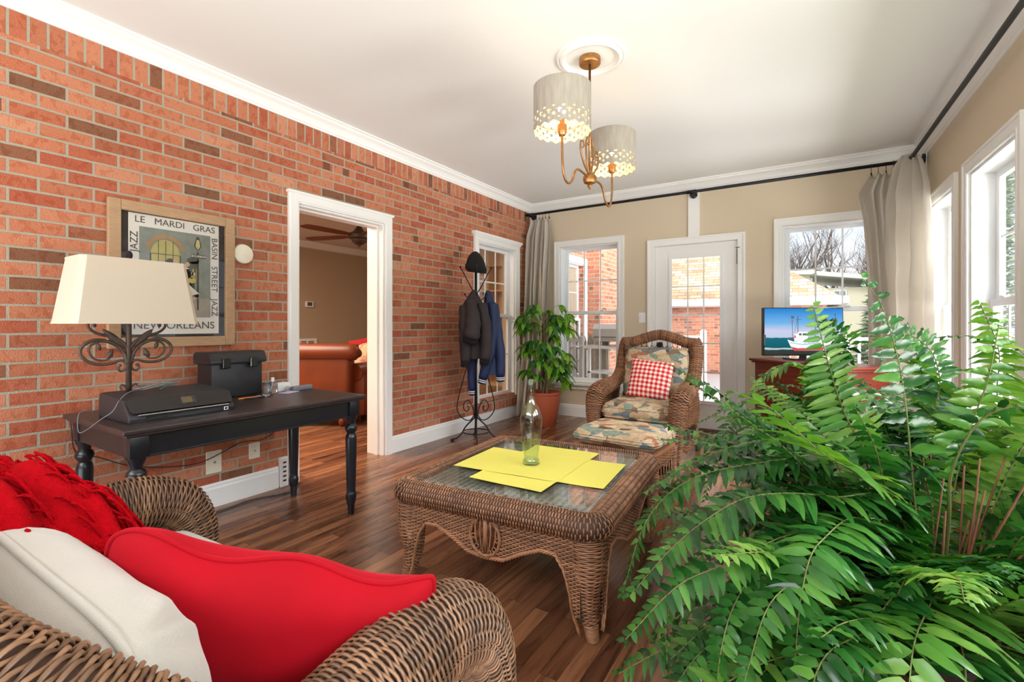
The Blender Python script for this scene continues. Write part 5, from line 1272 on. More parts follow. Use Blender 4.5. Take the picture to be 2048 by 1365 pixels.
# ---- coat rack with hat and jackets
cx_, cy_ = -2.87, 3.87
cr = thing('coat_rack', (cx_, cy_, 0), math.radians(20), 'black wrought iron coat rack standing before the inner window', 'coat rack')
mb = MB(); mb.tube([(0, 0, .05), (0, 0, 1.70)], .013, 10); mb.build('pole', M_['iron'], cr, True)
t = np.linspace(0, 2 * PI, 40, endpoint=False)
mb = MB(); mb.tube([(.13 * math.cos(a), .13 * math.sin(a), .085) for a in t], .006, 7, closed=True); mb.build('base_ring', M_['iron'], cr, True)
mb = MB(); mb.tube([(.085 * math.cos(a), .085 * math.sin(a), 1.70) for a in t], .005, 7, closed=True); mb.build('top_ring', M_['iron'], cr, True)
for k in range(4):
    a = k * PI / 2 + .35; c, s = math.cos(a), math.sin(a); W = lambda r, z: (r * c, r * s, z)
    mb = MB(); mb.tube(spline([W(.0, .24), W(.05, .19), W(.10, .14), W(.15, .06), W(.20, .02), W(.235, .018)], 30), .0075, 7); mb.lathe([(0, 0), (.018, 0), (.018, .015), (0, .022)], 12, W(.235, 0)); mb.build('leg', M_['iron'], cr, True)
    mb = MB(); mb.tube(spline([W(.013, 1.48), W(.03, 1.50), W(.075, 1.58), W(.115, 1.66), W(.155, 1.73)], 24), .0055, 7); mb.ball(W(.157, 1.735), .011, nu=10, nv=8); mb.build('hook', M_['iron'], cr, True)
    mb = MB(); mb.tube(spline([W(.013, 1.40), W(.04, 1.40), W(.085, 1.43), W(.11, 1.46)], 16), .005, 7); mb.ball(W(.112, 1.463), .010, nu=10, nv=8); mb.build('hook', M_['iron'], cr, True)
    mb = MB(); mb.tube(spline([W(.013, .26), W(.06, .20), W(.13, .22), W(.185, .30), W(.18, .40), W(.13, .60), W(.07, .82), W(.06, .95), W(.10, .98), W(.09, .93)], 60), .0052, 7)
    mb.tube(spline([W(.013, .22), W(.03, .32), W(.075, .40), W(.12, .37), W(.12, .31), W(.085, .29), W(.07, .33), W(.09, .34)], 40), .0052, 7); mb.build('scroll', M_['iron'], cr, True)
ht = thing('knit_hat', (cx_ + .0, cy_, 1.69), 0, 'black knit beanie hat on top of the coat rack', 'hat')
mb = MB(); mb.lathe([(.098, .0), (.108, .012), (.108, .055), (.100, .062), (.100, .064), (.088, .11), (.066, .155), (.036, .19), (.012, .203), (0, .204)], 28); V = np.concatenate(mb.v); V[:, 0] += -.10 * V[:, 2] * c * 0; V[:, 2] += .18 * (-.87 * V[:, 0] - .5 * V[:, 1]) * 1.0; mb.v = [V]; mb.build('beanie', M_['dark'], ht, True)
def loft(keys, n=56, folds=7, fa=.012, seed=0, nz=30):
    """keys: (z, cx, cy, rx, ry, ang)"""
    K = np.array(keys, float); z = np.linspace(K[0, 0], K[-1, 0], nz); g = lambda c_: np.interp(-z, -K[:, 0], K[:, c_]) if K[0, 0] > K[-1, 0] else np.interp(z, K[:, 0], K[:, c_])
    th_ = np.linspace(0, 2 * PI, n, endpoint=False); rg = np.random.default_rng(seed); G = np.zeros((nz, n, 3))
    for i in range(nz):
        f = i / (nz - 1)
        m_ = 1 + (fa / .1) * min(1, f * 2.5 + .15) * (np.sin(folds * th_ + 1.2 * math.sin(f * 3 + seed)) * .6 + .4 * np.sin((folds * 2 - 3) * th_ + f * 4 + seed))
        a = g(5)[i]; x = g(3)[i] * m_ * np.cos(th_); y = g(4)[i] * m_ * np.sin(th_)
        G[i, :, 0] = g(1)[i] + x * math.cos(a) - y * math.sin(a); G[i, :, 1] = g(2)[i] + x * math.sin(a) + y * math.cos(a); G[i, :, 2] = z[i] + .006 * np.sin(th_ * 3 + f * 9)
    return G
A_ = CAM_YAW
def VW(r, f): return np.array([cx_ + math.cos(A_) * r - math.sin(A_) * f, cy_ + math.sin(A_) * r + math.cos(A_) * f])
def jacket(lb, mt, cuffm, r0, f0, ztop, zbot, w, keys, sleeves, zip_=False, stripes=False):
    r = thing('jacket', tuple(VW(r0, f0)) + (zbot,), 0, lb, 'jacket')
    kk = [(z, *VW(r0 + a, f0 + b), rx, ry, A_) for z, a, b, rx, ry in keys]
    mb = MB(); mb.grid(loft(kk, folds=6, seed=int(r0 * 100) % 7), wrap=True); o = put(mb, 'body', mt, r, True)
    for S in sleeves:
        P = spline([tuple(VW(r0 + a, f0 + b)) + (z, rr) for a, b, z, rr in S], 24); mb = MB(); mb.tube(P[:, :3], P[:, 3] * (1 + .05 * np.sin(np.linspace(0, 22, 24))), 14); put(mb, 'sleeve', mt, r, True)
        e = P[-1]; d_ = (P[-1, :3] - P[-2, :3]); d_ /= np.linalg.norm(d_); mb = MB(); mb.tube([e[:3], e[:3] + d_ * .012, e[:3] + d_ * .05, e[:3] + d_ * .055], [e[3] * .9, e[3] * .97, e[3] * .9, e[3] * .6], 14); put(mb, 'cuff', cuffm, r, True)
        if stripes:
            for q in (.008, .026): mb = MB(); mb.tube([e[:3] + d_ * q, e[:3] + d_ * (q + .009)], e[3] * 1.0, 14, caps=False); put(mb, 'cuff_stripe', M_['whitef'], r, True)
    return r
jacket('navy blue jacket with white striped cuffs hanging behind the dark jacket', M_['navy'], M_['navy'], .09, .04, 1.52, .66, .2,
       [(1.50, .03, 0, .015, .02), (1.47, .03, 0, .035, .03), (1.36, .045, 0, .055, .05), (1.1, .05, 0, .085, .075), (.85, .055, 0, .10, .08), (.66, .06, 0, .105, .08)],
       [[(-.02, .0, 1.30, .05), (-.10, -.01, 1.0, .055), (-.13, -.02, .75, .05), (-.13, -.02, .50, .038)], [(.07, -.04, 1.38, .04), (.08, -.06, 1.1, .05), (.045, -.07, .85, .055), (-.02, -.07, .62, .045)], [(.09, .0, 1.36, .045), (.12, -.03, 1.1, .055), (.15, -.04, .85, .055), (.155, -.04, .64, .045)]], stripes=True)
jacket('charcoal jacket with black ribbed cuffs hanging on the coat rack front', M_['jacket'], M_['dark'], -.015, -.10, 1.55, .84, .2,
       [(1.50, .0, .03, .012, .02), (1.46, -.005, .02, .045, .035), (1.36, -.01, 0, .095, .06), (1.2, .0, 0, .13, .075), (1.0, .005, 0, .135, .08), (.88, .005, 0, .125, .075), (.83, .0, 0, .11, .07)],
       [[(-.09, -.03, 1.34, .05), (-.075, -.07, 1.15, .065), (-.07, -.08, .95, .06), (-.075, -.08, .80, .045)], [(-.03, -.05, 1.40, .05), (.0, -.10, 1.22, .075), (-.01, -.12, 1.08, .085), (-.02, -.12, 1.03, .08)], [(.08, -.02, 1.36, .05), (.115, -.05, 1.15, .06), (.12, -.06, .95, .06), (.11, -.06, .82, .05)]])

# ---- money tree in terracotta pot
leafm = lambda nm, c1, c2, tr=.35: None
def leaf_mat(nm, cols, rough=.28, tw=.35):
    m = bpy.data.materials.new(nm); m.use_nodes = True; nt = m.node_tree; b = nt.nodes['Principled BSDF']; out = [n for n in nt.nodes if n.type == 'OUTPUT_MATERIAL'][0]
    ge = N(m, 'ShaderNodeNewGeometry'); c = ramp(m, ge.outputs['Random Per Island'], cols)
    tc = N(m, 'ShaderNodeTexCoord'); nz = N(m, 'ShaderNodeTexNoise', Scale=22.0, Detail=2.0); L(m, tc.outputs['Object'], nz.inputs[0])
    g = ramp(m, nz.outputs['Fac'], [(.3, (.78, .80, .74, 1)), (.7, (1.2, 1.16, 1.15, 1))]); mx = N(m, 'ShaderNodeMixRGB', blend_type='MULTIPLY'); mx.inputs[0].default_value = 1; L(m, c, mx.inputs[1]); L(m, g, mx.inputs[2])
    L(m, mx.outputs[0], b.inputs['Base Color']); b.inputs['Roughness'].default_value = rough; b.inputs['Specular IOR Level'].default_value = .55
    t = N(m, 'ShaderNodeBsdfTranslucent'); hs = N(m, 'ShaderNodeHueSaturation', Value=1.5, Saturation=1.1); hs.inputs['Hue'].default_value = .48; L(m, mx.outputs[0], hs.inputs['Color']); L(m, hs.outputs[0], t.inputs[0])
    ms_ = N(m, 'ShaderNodeMixShader'); ms_.inputs[0].default_value = tw; L(m, b.outputs[0], ms_.inputs[1]); L(m, t.outputs[0], ms_.inputs[2]); L(m, ms_.outputs[0], out.inputs[0]); return m
M_['leaf'] = leaf_mat('money_tree_leaf', [(0, lin(40, 96, 44)), (.4, lin(66, 130, 50)), (.7, lin(110, 172, 58)), (1, lin(156, 210, 70))])
M_['stem'] = mat('brown_stem', lin(118, 92, 64), .7, var=.2, vscale=30)
mt_ = thing('money_tree', (-2.64, 4.88, 0), 0, 'tall money tree in a terracotta coloured pot in the left far corner', 'potted plant')
mb = MB(); mb.lathe([(0, 0), (.125, 0), (.135, .01), (.165, .16), (.183, .27), (.186, .355), (.196, .36), (.198, .385), (.190, .39), (.178, .388), (.174, .36), (.10, .35), (0, .35)], 40); mb.build('pot', M_['terra'], mt_, 35)
mb = MB(); mb.lathe([(.174, .352), (.1, .362), (0, .366)], 24, cap=False); mb.build('soil', M_['soil'], mt_)
for k in range(3):
    mb = MB(); P = [(.028 * math.cos(z * 9 + k * 2.1), .028 * math.sin(z * 9 + k * 2.1), .35 + z) for z in np.linspace(0, .55, 20)]; P += [(.028 * math.cos(.55 * 9 + k * 2.1) + .02 * t * (k - 1), .03 * math.sin(k) * t, .90 + .4 * t) for t in np.linspace(.1, 1, 8)]
    mb.tube(P, np.linspace(.020, .009, len(P)), 8); mb.build('trunk', M_['stem'], mt_, True)
mb = MB(); mb.tube([(-.02, -.03, .35), (-.03, -.03, 1.78)], .006, 8); mb.build('stake', mat('bamboo', lin(206, 176, 130), .6), mt_)
def leaf_geom(mb, p, d, n_, Ln, w, droop, fold=.25, nl=7, wav=0, ph=0, tip=1.0, base=.5, strap=False):
    """pointed leaf from p along d, upper normal n_"""
    d = d / np.linalg.norm(d); n_ = n_ - d * (n_ @ d); n_ /= max(np.linalg.norm(n_), 1e-6); s = np.cross(d, n_)
    t = np.linspace(0, 1, nl); wd = w * np.sin(PI * np.clip(t, 0, 1) ** base) ** .75; 
    if strap: wd = w * np.clip(t / .14, .15, 1) ** .6 * (1 - t ** 2.6) ** .8
    wd[0] = w * .12; wd[-1] = 0.0005
    c = p + d[None] * (Ln * (t - .12 * droop * t ** 2))[:, None] + np.array([0, 0, -1.0])[None] * (droop * Ln * t ** 2 * .5)[:, None]
    wv = wav * w * np.sin(t * 15 + ph)
    G = np.stack([c + s * wd[:, None] + n_ * (wd * fold + wv)[:, None], c, c - s * wd[:, None] + n_ * (wd * fold - wv)[:, None]], 1)
    mb.grid(G)
rgm = np.random.default_rng(12)
for k in range(60):
    z = rgm.uniform(.45, 1.32); a = rgm.uniform(0, 2 * PI); R_ = rgm.uniform(.08, .24) * (1.25 - .4 * abs(z - .95)); up = rgm.uniform(.0, .10)
    st = np.array([.02 * math.cos(a), .02 * math.sin(a), z - .06]); en = np.array([R_ * math.cos(a), R_ * math.sin(a), z + up])
    if en[0] < -.36: en[0] = -.36
    mb = MB(); mb.tube(spline([st, st + (en - st) * .6 + np.array([0, 0, .03]), en], 8), .0025, 5)
    nl_ = rgm.integers(5, 8); out_ = np.array([math.cos(a), math.sin(a), 0.])
    for j in range(nl_):
        b = (j - (nl_ - 1) / 2) * .62; dd = np.array([math.cos(a + b), math.sin(a + b), -.35 + .25 * math.cos(b)]); leaf_geom(mb, en, dd, np.array([0, 0, 1.]), rgm.uniform(.12, .20) * (1 - .12 * abs(b)), rgm.uniform(.024, .033), rgm.uniform(.7, 1.6), base=.8)
    mb.build('leaf_cluster', M_['leaf'], mt_, True)

# ---- living room seen through the doorway
ls = thing('leather_sofa', (-5.12, 3.17, 0), math.atan2(.525, .85), 'cognac leather sofa seen from behind through the doorway', 'sofa')
mb = MB(); mb.rbox(-.80, .80, 0, .22, .10, .84, .05, 3); mb.build('backrest', M_['leather'], ls, 40)
mb = MB(); P = [(-.84, .06, .84), (-.82, .06, .845), (.76, .06, .845), (.82, .07, .835), (.845, .09, .82)]; mb.tube(spline(P, 30), [.10] * 27 + [.09, .07, .03], 18); mb.build('back_roll', M_['leather'], ls, True)
for sx in (-1, 1):
    mb = MB(); mb.tube(spline([(sx * .80, .14, .60), (sx * .84, .35, .60), (sx * .84, .75, .59), (sx * .84, .88, .57)], 20), .11, 16); mb.rbox(sx * .84 - .09, sx * .84 + .09, .14, .86, .10, .58, .03); mb.build('arm', M_['leather'], ls, 40)
mb = MB(); mb.rbox(-.76, .76, .2, .9, .12, .44, .05, 3); mb.build('seat', M_['leather'], ls, 40)
for sx in (-.7, .7):
    for y in (.05, .82): mb = MB(); mb.lathe([(0, 0), (.025, 0), (.04, .05), (.03, .11), (0, .11)], 14, (sx, y, 0)); mb.build('foot', M_['cherry'], ls, True)
lc = thing('leather_armchair', (-5.85, 5.15, 0), math.radians(-20), 'brown leather armchair beyond the leather sofa in the living room', 'armchair')
mb = MB(); mb.rbox(-.45, .45, -.4, .4, .1, .46, .05, 3); mb.build('seat', M_['leather'], lc, 40)
mb = MB(); mb.rbox(-.5, -.3, -.4, .4, .1, .80, .08, 3); mb.build('backrest', M_['leather'], lc, 40)
for sy in (-1, 1): mb = MB(); mb.tube(spline([(-.4, sy * .42, .60), (0, sy * .44, .57), (.42, sy * .44, .52)], 14), .09, 14); mb.rbox(-.45, .45, sy * .43 - .07, sy * .43 + .07, .1, .55, .03); mb.build('arm', M_['leather'], lc, 40)
p = thing('round_pillow', (0, 0, 0), 0, 'round cream pillow with pink flowers in the living room', 'pillow'); mb = MB(); mb.ball((0, 0, 0), .22, .08, .22, 28, 14)
fm = mat('floral_cotton', lin(214, 184, 150), .9); b = fm.node_tree.nodes['Principled BSDF']; tc = N(fm, 'ShaderNodeTexCoord'); nz = N(fm, 'ShaderNodeTexNoise', Scale=9.0, Detail=3.0); L(fm, tc.outputs['Object'], nz.inputs[0]); L(fm, ramp(fm, nz.outputs['Fac'], [(.45, lin(216, 188, 152)), (.56, lin(190, 110, 96)), (.62, lin(214, 180, 150)), (1, lin(150, 130, 90))]), b.inputs['Base Color'])
mb.build('cover', fm, p, True); orient(p, (.80, .6, .1), (0, 0, 1), (-5.08, 4.42, .70))
p = thing('square_pillow', (0, 0, 0), 0, 'dark red tasselled pillow behind the round floral pillow', 'pillow'); mb, e_ = pillow_mb(.42, .42, .14, 18); mb.build('cover', mat('dark_red_cotton', lin(160, 24, 30), .9), p, True); orient(p, (.8, .6, .25), (-.1, .1, 1), (-5.28, 4.55, .78))
mb = MB()
for k in range(6): q_ = k; mb.tube([(-.20, 0, .20), (-.215 - .003 * k, .004 * k - .01, .15)], .004, 5)
mb.build('tassel', M_['red'], p)
fn = thing('ceiling_fan', (-5.55, 4.66, ZC), 0, 'brown ceiling fan with wooden blades seen through the doorway', 'ceiling fan')
mb = MB(); mb.tube([(0, 0, 0), (0, 0, -.2)], .014, 8); mb.lathe([(0, -.0), (.06, 0), (.06, -.03), (.02, -.05), (0, -.05)], 16); mb.build('downrod', M_['rustiron'], fn, True)
mb = MB(); mb.lathe([(0, -.47), (.02, -.465), (.03, -.44), (.07, -.42), (.10, -.39), (.11, -.36), (.15, -.345), (.155, -.30), (.13, -.27), (.08, -.245), (.05, -.20), (.03, -.17), (0, -.17)], 28); mb.build('motor_housing', M_['rustiron'], fn, 40)
fan_wood = mat('fan_blade_wood', lin(120, 62, 36), .4)
for k in range(5):
    a = math.radians(52 + 72 * k); c, s = math.cos(a), math.sin(a)
    mb = MB(); G = []
    for r, w in ((.14, .02), (.2, .05), (.3, .07), (.7, .08), (.82, .074), (.88, .056), (.90, .02)):
        G.append([(r * c - y * s, r * s + y * c, -.31 + y * .18 + dz) for y, dz in ((-w, 0), (w, 0), (w, .006), (-w, .006))])
    mb.grid(np.array(G), wrap=True); mb.build('blade', fan_wood, fn)
# wood cabinet seen through the inner window
sh = thing('bookcase', (-5.0, 7.55, 0), 0, 'pale wood bookcase in the room behind the inner window', 'bookcase')
pale = mat('pale_wood', lin(214, 176, 130), .5, var=.1)
mb = MB(); mb.box(-1.0, .9, 0, .4, 0, .06); mb.box(-1.0, .9, .38, .4, 0, 2.3)
for x in (-1.0, -.35, .27, .88): mb.box(x - .02, x + .02, 0, .4, 0, 2.3)
mb.build('case', pale, sh)
for z in (.45, .9, 1.35, 1.8, 2.28): mb = MB(); mb.box(-1.0, .9, 0, .38, z, z + .03); mb.build('shelf', pale, sh)
mb = MB(); mb.box(-7.2, XL - .2, 7.95, 8.05, 0, ZC); S_(mb.build('wall_living_partition', mat('warm_wall_paint', lin(214, 190, 158), .9)))

# ---- outside, beyond the glass
mb = MB(); mb.box(XL - .2, 2.6, YF + .16, 13.0, -.25, -.08)
S_(mb.build('deck', mat('pale_grey_deck', lin(214, 212, 210), .7, var=.08, vscale=3, stretch=(1, 12, 1))))
mb = MB(); mb.box(-60, 70, -30, 90, -1.5, -1.3); S_(mb.build('ground', mat('winter_lawn', lin(150, 150, 118), 1, var=.2, vscale=.5)))
mb = MB(); wall_pieces(mb, YF + .16, 7.45, -.2, 3.0, -.0, .2, [(6.35, 7.30, .35, 2.15)]); mb.xf(ML)
mb.box(XL - .2, -3.0, 7.45, 12.0, -.2, 3.0); S_(mb.build('wall_outside', M_['brick_out']))
window(ML, 6.25, 7.42, .30, 2.25, cw=.10, fr=.05, nd=.05, rail=1.25, cols=2, pane='pane', sill=False)
mb = MB(); mb.box(XL - .2, -2.62, 7.0, 12.4, 2.86, 3.0); mb.box(-2.64, -2.58, 7.0, 12.4, 2.84, 3.0); S_(mb.build('soffit', M_['white']))
gr = thing('gas_grill', (-2.42, 6.72, .86), 0, 'silver table-top gas grill outside the left window', 'grill')
mb = MB(); mb.prism([(-.22, .13), (.22, .13), (.22, .24), (.16, .31), (-.16, .31), (-.22, .24)], lambda a, z: (-.30, a, z), lambda a, z: (.30, a, z)); mb.build('lid', mat('dull_silver', lin(196, 192, 186), .4, metal=.3), gr)
mb = MB(); mb.rbox(-.31, .31, -.21, .21, .06, .13, .02); mb.build('firebox', mat('dull_silver_base', lin(180, 176, 170), .45, metal=.3), gr)
for k in range(6): mb = MB(); mb.box(-.26 + k * .09, -.21 + k * .09, -.215, -.205, .14, .17); mb.build('vent_slot', M_['plastic'], gr)
for sx in (-.22, .22): mb = MB(); mb.tube([(sx, -.15, 0), (sx, -.1, .07)], .015, 8); mb.tube([(sx, .15, 0), (sx, .1, .07)], .015, 8); mb.build('foot', M_['plastic'], gr)
gt = thing('utility_table', (-2.42, 6.72, 0), 0, 'white shelf table carrying the silver grill outside', 'table')
mb = MB(); mb.rbox(-.42, .6, -.30, .30, .82, .86, .005); mb.build('tabletop', M_['white'], gt)
mb = MB(); mb.rbox(-.36, .6, -.26, .26, .46, .49, .004); mb.build('shelf', M_['white'], gt)
for sx in (-.34, .56):
    for sy in (-.24, .24): mb = MB(); mb.box(sx - .02, sx + .02, sy - .02, sy + .02, -.08, .83); mb.build('leg', M_['white'], gt)
ld = thing('folding_ladder', (-2.98, 6.45, -.08), math.radians(8), 'folded grey aluminium ladder with round hinges outside the left window', 'ladder')
alu = mat('aluminium', lin(196, 196, 194), .4, metal=.4)
for k in range(3):
    x = -.10 + k * .10; mb = MB(); mb.rbox(x - .028, x + .028, -.03, .03, 0, .98, .004)
    for z in (.2, .45, .72, .9): mb.tube([(x, -.032, z), (x, -.036, z)], .014, 10)
    mb.build('rail', alu, ld); mb = MB(); mb.tube([(x, -.035, 1.02), (x, .035, 1.02)], .052, 16); mb.build('hinge', alu, ld, 40)
for z in (.2, .45, .72, .9): mb = MB(); mb.tube([(-.12, .0, z), (.12, .0, z)], .012, 8); mb.build('rung', alu, ld)
fg = thing('picket_gate', (-2.80, 6.85, -.08), math.radians(4), 'weathered grey wooden picket gate leaning outside behind the ladder', 'gate')
grey = mat('weathered_wood', lin(190, 178, 162), .9, var=.15, vscale=6, stretch=(6, 6, 1))
for k in range(4):
    x = -.21 + k * .115; mb = MB(); mb.prism([(x - .05, 0), (x + .05, 0), (x + .05, .98), (x + .035, 1.04), (x, 1.10), (x - .035, 1.04), (x - .05, .98)], lambda a, z: (a, -.01, z), lambda a, z: (a, .01, z)); mb.build('picket', grey, fg)
for z in (.25, .86): mb = MB(); mb.box(-.27, .20, -.05, -.01, z, z + .05); mb.build('crossrail', grey, fg)
mb = MB(); mb.box(.16, .20, -.06, .0, 0, 1.0); mb.build('edge_post', grey, fg)
def railing(x0, x1, y, lb):
    r = thing('deck_railing', (x0, y, -.08), 0, lb, 'railing', 'white deck railings')
    w = x1 - x0; mb = MB(); mb.rbox(0, w, -.03, .03, 1.0, 1.05, .006); mb.build('top_rail', M_['white'], r)
    mb = MB(); mb.box(0, w, -.02, .02, .10, .14); mb.build('bottom_rail', M_['white'], r)
    for x in (0, w): mb = MB(); mb.rbox(x - .05, x + .05, -.05, .05, 0, 1.12, .006); mb.prism([(-.06, -.06), (.06, -.06), (.06, .06), (-.06, .06)], lambda a, b_: (x + a, b_, 1.12), lambda a, b_: (x + a * .3, b_ * .3, 1.16)); mb.build('post', M_['white'], r)
    n_ = int(w / .13)
    for k in range(1, n_): mb = MB(); x = w * k / n_; mb.box(x - .018, x + .018, -.018, .018, .14, 1.0); mb.build('baluster', M_['white'], r)
railing(-2.9, -1.66, 9.0, 'white deck railing seen through the glass door, left of the steps')
railing(-.6, 1.9, 9.0, 'white deck railing seen through the right far window')
ga = thing('garage', (-4.5, 13.1, -1.3), 0, 'red brick garage with tan shingled hip roof beyond the glass door', 'garage')
bkx = M_['brick_x']
mb = MB(); mb.box(-9.5, .25, 13.1, 20, -1.3, 1.66); put(mb, 'walls', bkx, ga)
def shingle():
    m = mat('tan_shingles', (1, 1, 1, 1), .95, spec=.1); b = m.node_tree.nodes['Principled BSDF']; tc = N(m, 'ShaderNodeTexCoord'); sp = N(m, 'ShaderNodeSeparateXYZ'); L(m, tc.outputs['Object'], sp.inputs[0])
    cb = N(m, 'ShaderNodeCombineXYZ'); L(m, sp.outputs['X'], cb.inputs[0]); L(m, sp.outputs['Z'], cb.inputs[1]); bt = N(m, 'ShaderNodeTexBrick'); bt.offset = .43; L(m, cb.outputs[0], bt.inputs['Vector'])
    for k, v in {'Scale': 1.0, 'Mortar Size': .006, 'Mortar Smooth': .2, 'Bias': 0.0, 'Brick Width': .30, 'Row Height': .085}.items(): bt.inputs[k].default_value = v
    bt.inputs['Color1'].default_value = (0, 0, 0, 1); bt.inputs['Color2'].default_value = (1, 1, 1, 1); s2 = N(m, 'ShaderNodeSeparateColor'); L(m, bt.outputs['Color'], s2.inputs[0])
    c = ramp(m, s2.outputs[0], [(0, lin(196, 150, 116)), (.5, lin(222, 184, 148)), (1, lin(238, 210, 178))]); mx = N(m, 'ShaderNodeMixRGB'); L(m, bt.outputs['Fac'], mx.inputs[0]); L(m, c, mx.inputs[1]); mx.inputs[2].default_value = lin(150, 116, 96); L(m, mx.outputs[0], b.inputs['Base Color']); return m
sgm = shingle()
mb = MB(); e0, e1, f0, f1 = -9.9, .55, 12.65, 20.4; zr = 1.76 + (16.5 - 12.65) * .72
V = [(e0, f0, 1.76), (e1, f0, 1.76), (e1, f1, 1.76), (e0, f1, 1.76), (e0 + 3.85, 16.5, zr), (e1 - 3.85, 16.5, zr)]
mb.add(V, [(0, 1, 5, 4), (1, 2, 5), (2, 3, 4, 5), (3, 0, 4), (0, 3, 2, 1)]); put(mb, 'roof', sgm, ga)
mb = MB(); mb.rbox(e0 - .05, e1 + .05, f0 - .10, f0 + .05, 1.64, 1.80, .02); mb.box(e0, e1, f0, 13.12, 1.62, 1.66); mb.rbox(e1 - .05, e1 + .10, f0, f1, 1.64, 1.80, .02); put(mb, 'gutter', M_['white'], ga)
nh = thing('neighbour_house', (1.0, 33, -1.3), 0, 'cream sided neighbour house beyond the garage roof', 'house')
sid = mat('cream_siding', lin(236, 228, 200), .7); 
mb = MB(); mb.box(-6, -.2, 32, 38, -1.3, 4.05); mb.box(-.2, 7, 33, 40, -1.3, 3.3); put(mb, 'walls', sid, nh)
mb = MB(); mb.prism([(-7, 4.35), (-.1, 4.0), (.1, 4.1), (.1, 4.25), (-7, 4.55)], lambda a, z: (a, 31.4, z), lambda a, z: (a, 38.5, z)); mb.prism([(.0, 4.05), (7.5, 3.0), (7.5, 3.2), (0, 4.3)], lambda a, z: (a, 32.5, z), lambda a, z: (a, 40, z)); put(mb, 'roof', M_['white'], nh)
dkg = mat('dark_window_glass', lin(96, 110, 112), .15)
for a, b_, c_, d_, yy in ((-.9, -.15, 2.7, 3.75, 32), (-1.9, -1.0, 2.7, 3.75, 32), (-3.0, -2.1, 2.7, 3.75, 32), (1.0, 1.5, 2.5, 3.1, 33)):
    mb = MB(); mb.box(a - .08, b_ + .08, yy - .06, yy - .0, c_ - .08, d_ + .08); w_ = put(mb, 'window', M_['white'], nh); mb = MB(); mb.box(a, (a + b_) / 2 - .03, yy - .08, yy - .055, c_, d_); mb.box((a + b_) / 2 + .03, b_, yy - .08, yy - .055, c_, d_); put(mb, 'pane', dkg, nh)
# trees
bark = mat('grey_brown_bark', lin(120, 100, 86), .9, var=.2, vscale=3)
def bare_tree(loc, h, seed, lb):
    rg = random.Random(seed); r = thing('bare_tree', loc, 0, lb, 'tree', 'bare trees beyond the neighbour house'); mb = MB()
    def br(p, d, ln, rad, lev):
        n_ = 5; pts = [p]; dd = d.copy()
        for i in range(n_):
            dd = dd + np.array([rg.uniform(-.16, .16) for _ in range(3)]); dd[2] += .03; dd /= np.linalg.norm(dd); pts.append(pts[-1] + dd * ln / n_)
        mb.tube(pts, np.linspace(rad, rad * .6, n_ + 1), 5 if lev < 3 else 3, caps=False)
        if lev < 5:
            for k in range(3 if lev else 5):
                i = rg.randint(2, n_); e = dd + np.array([rg.uniform(-.9, .9), rg.uniform(-.9, .9), rg.uniform(-.1, .5)]); e /= np.linalg.norm(e); br(np.array(pts[i]), e, ln * rg.uniform(.62, .8), rad * .52, lev + 1)
    br(np.array([0., 0, 0]), np.array([rg.uniform(-.1, .1), 0, 1.]), h * .36, h * .018, 0); mb.build('branches', bark, r, True)
for i, (x, y, h) in enumerate(((-3.4, 44, 11), (-.4, 46, 12.5), (2.6, 43, 10.5), (5.6, 47, 12), (0.9, 52, 14))):
    bare_tree((x, y, -1.3), h, 20 + i, 'leafless grey tree against the sky, ' + ['leftmost in the right far window', 'above the flat roof of the cream house', 'right of the flat roof, near the curtain', 'hidden mostly by the gathered curtain', 'tallest, farthest behind the cream house'][i])
M_['conifer'] = leaf_mat('conifer_needles', [(0, lin(84, 108, 84)), (.6, lin(124, 146, 116)), (1, lin(168, 184, 156))], .6, .3)
def conifer(loc, h, rad, seed, lb, n=4200):
    rg = np.random.default_rng(seed); r = thing('evergreen_tree', loc, 0, lb, 'tree', 'evergreens outside the windows')
    mb = MB(); mb.tube([(0, 0, 0), (0, 0, h * .95)], [rad * .07, .02], 8); mb.build('trunk', bark, r)
    t = rg.uniform(0, 1, n) ** .8; a = rg.uniform(0, 2 * PI, n); R_ = rad * (1 - t) ** .85 * np.sqrt(rg.uniform(.15, 1, n)) * (1 + .2 * np.sin(a * 7 + t * 30)); z = h * (.06 + .94 * t) - R_ * .25
    c_ = np.stack([R_ * np.cos(a), R_ * np.sin(a), z], 1); out_ = np.stack([np.cos(a), np.sin(a), rg.uniform(-.5, .2, n)], 1); sd = np.cross(out_, rg.normal(size=(n, 3))); sd /= np.linalg.norm(sd, axis=1, keepdims=True)
    l_ = rg.uniform(.10, .28, n)[:, None]; w_ = rg.uniform(.02, .05, n)[:, None]
    V = np.stack([c_ - sd * w_, c_ + sd * w_, c_ + out_ * l_], 1).reshape(-1, 3); mb = MB(); mb.add(V, np.arange(3 * n).reshape(-1, 3)); mb.build('needles', M_['conifer'], r); return r
conifer((1.9, 19.5, -1.3), 4.3, 1.0, 1, 'small evergreen beside the cream house in the right far window')
conifer((4.2, 14.5, -1.3), 9, 1.9, 2, 'large evergreen outside the narrow right wall window')
conifer((6.2, 12.5, -1.3), 10, 2.0, 3, 'large evergreen outside the right wall, in line with the tall window')
conifer((6.5, 8.5, -1.3), 10, 2.2, 4, 'large evergreen outside the right wall, nearest the tall window')
conifer((9.0, 17.0, -1.3), 12, 2.4, 5, 'large evergreen far outside the right wall windows')

conifer((5.4, 25.0, -1.3), 11, 2.3, 6, 'large evergreen far beyond the narrow right wall window')
conifer((8.6, 27.0, -1.3), 13, 2.6, 7, 'tallest evergreen, far off between the two right wall windows')
conifer((11.5, 22.0, -1.3), 13, 2.6, 8, 'evergreen far right, behind the others outside the tall window')

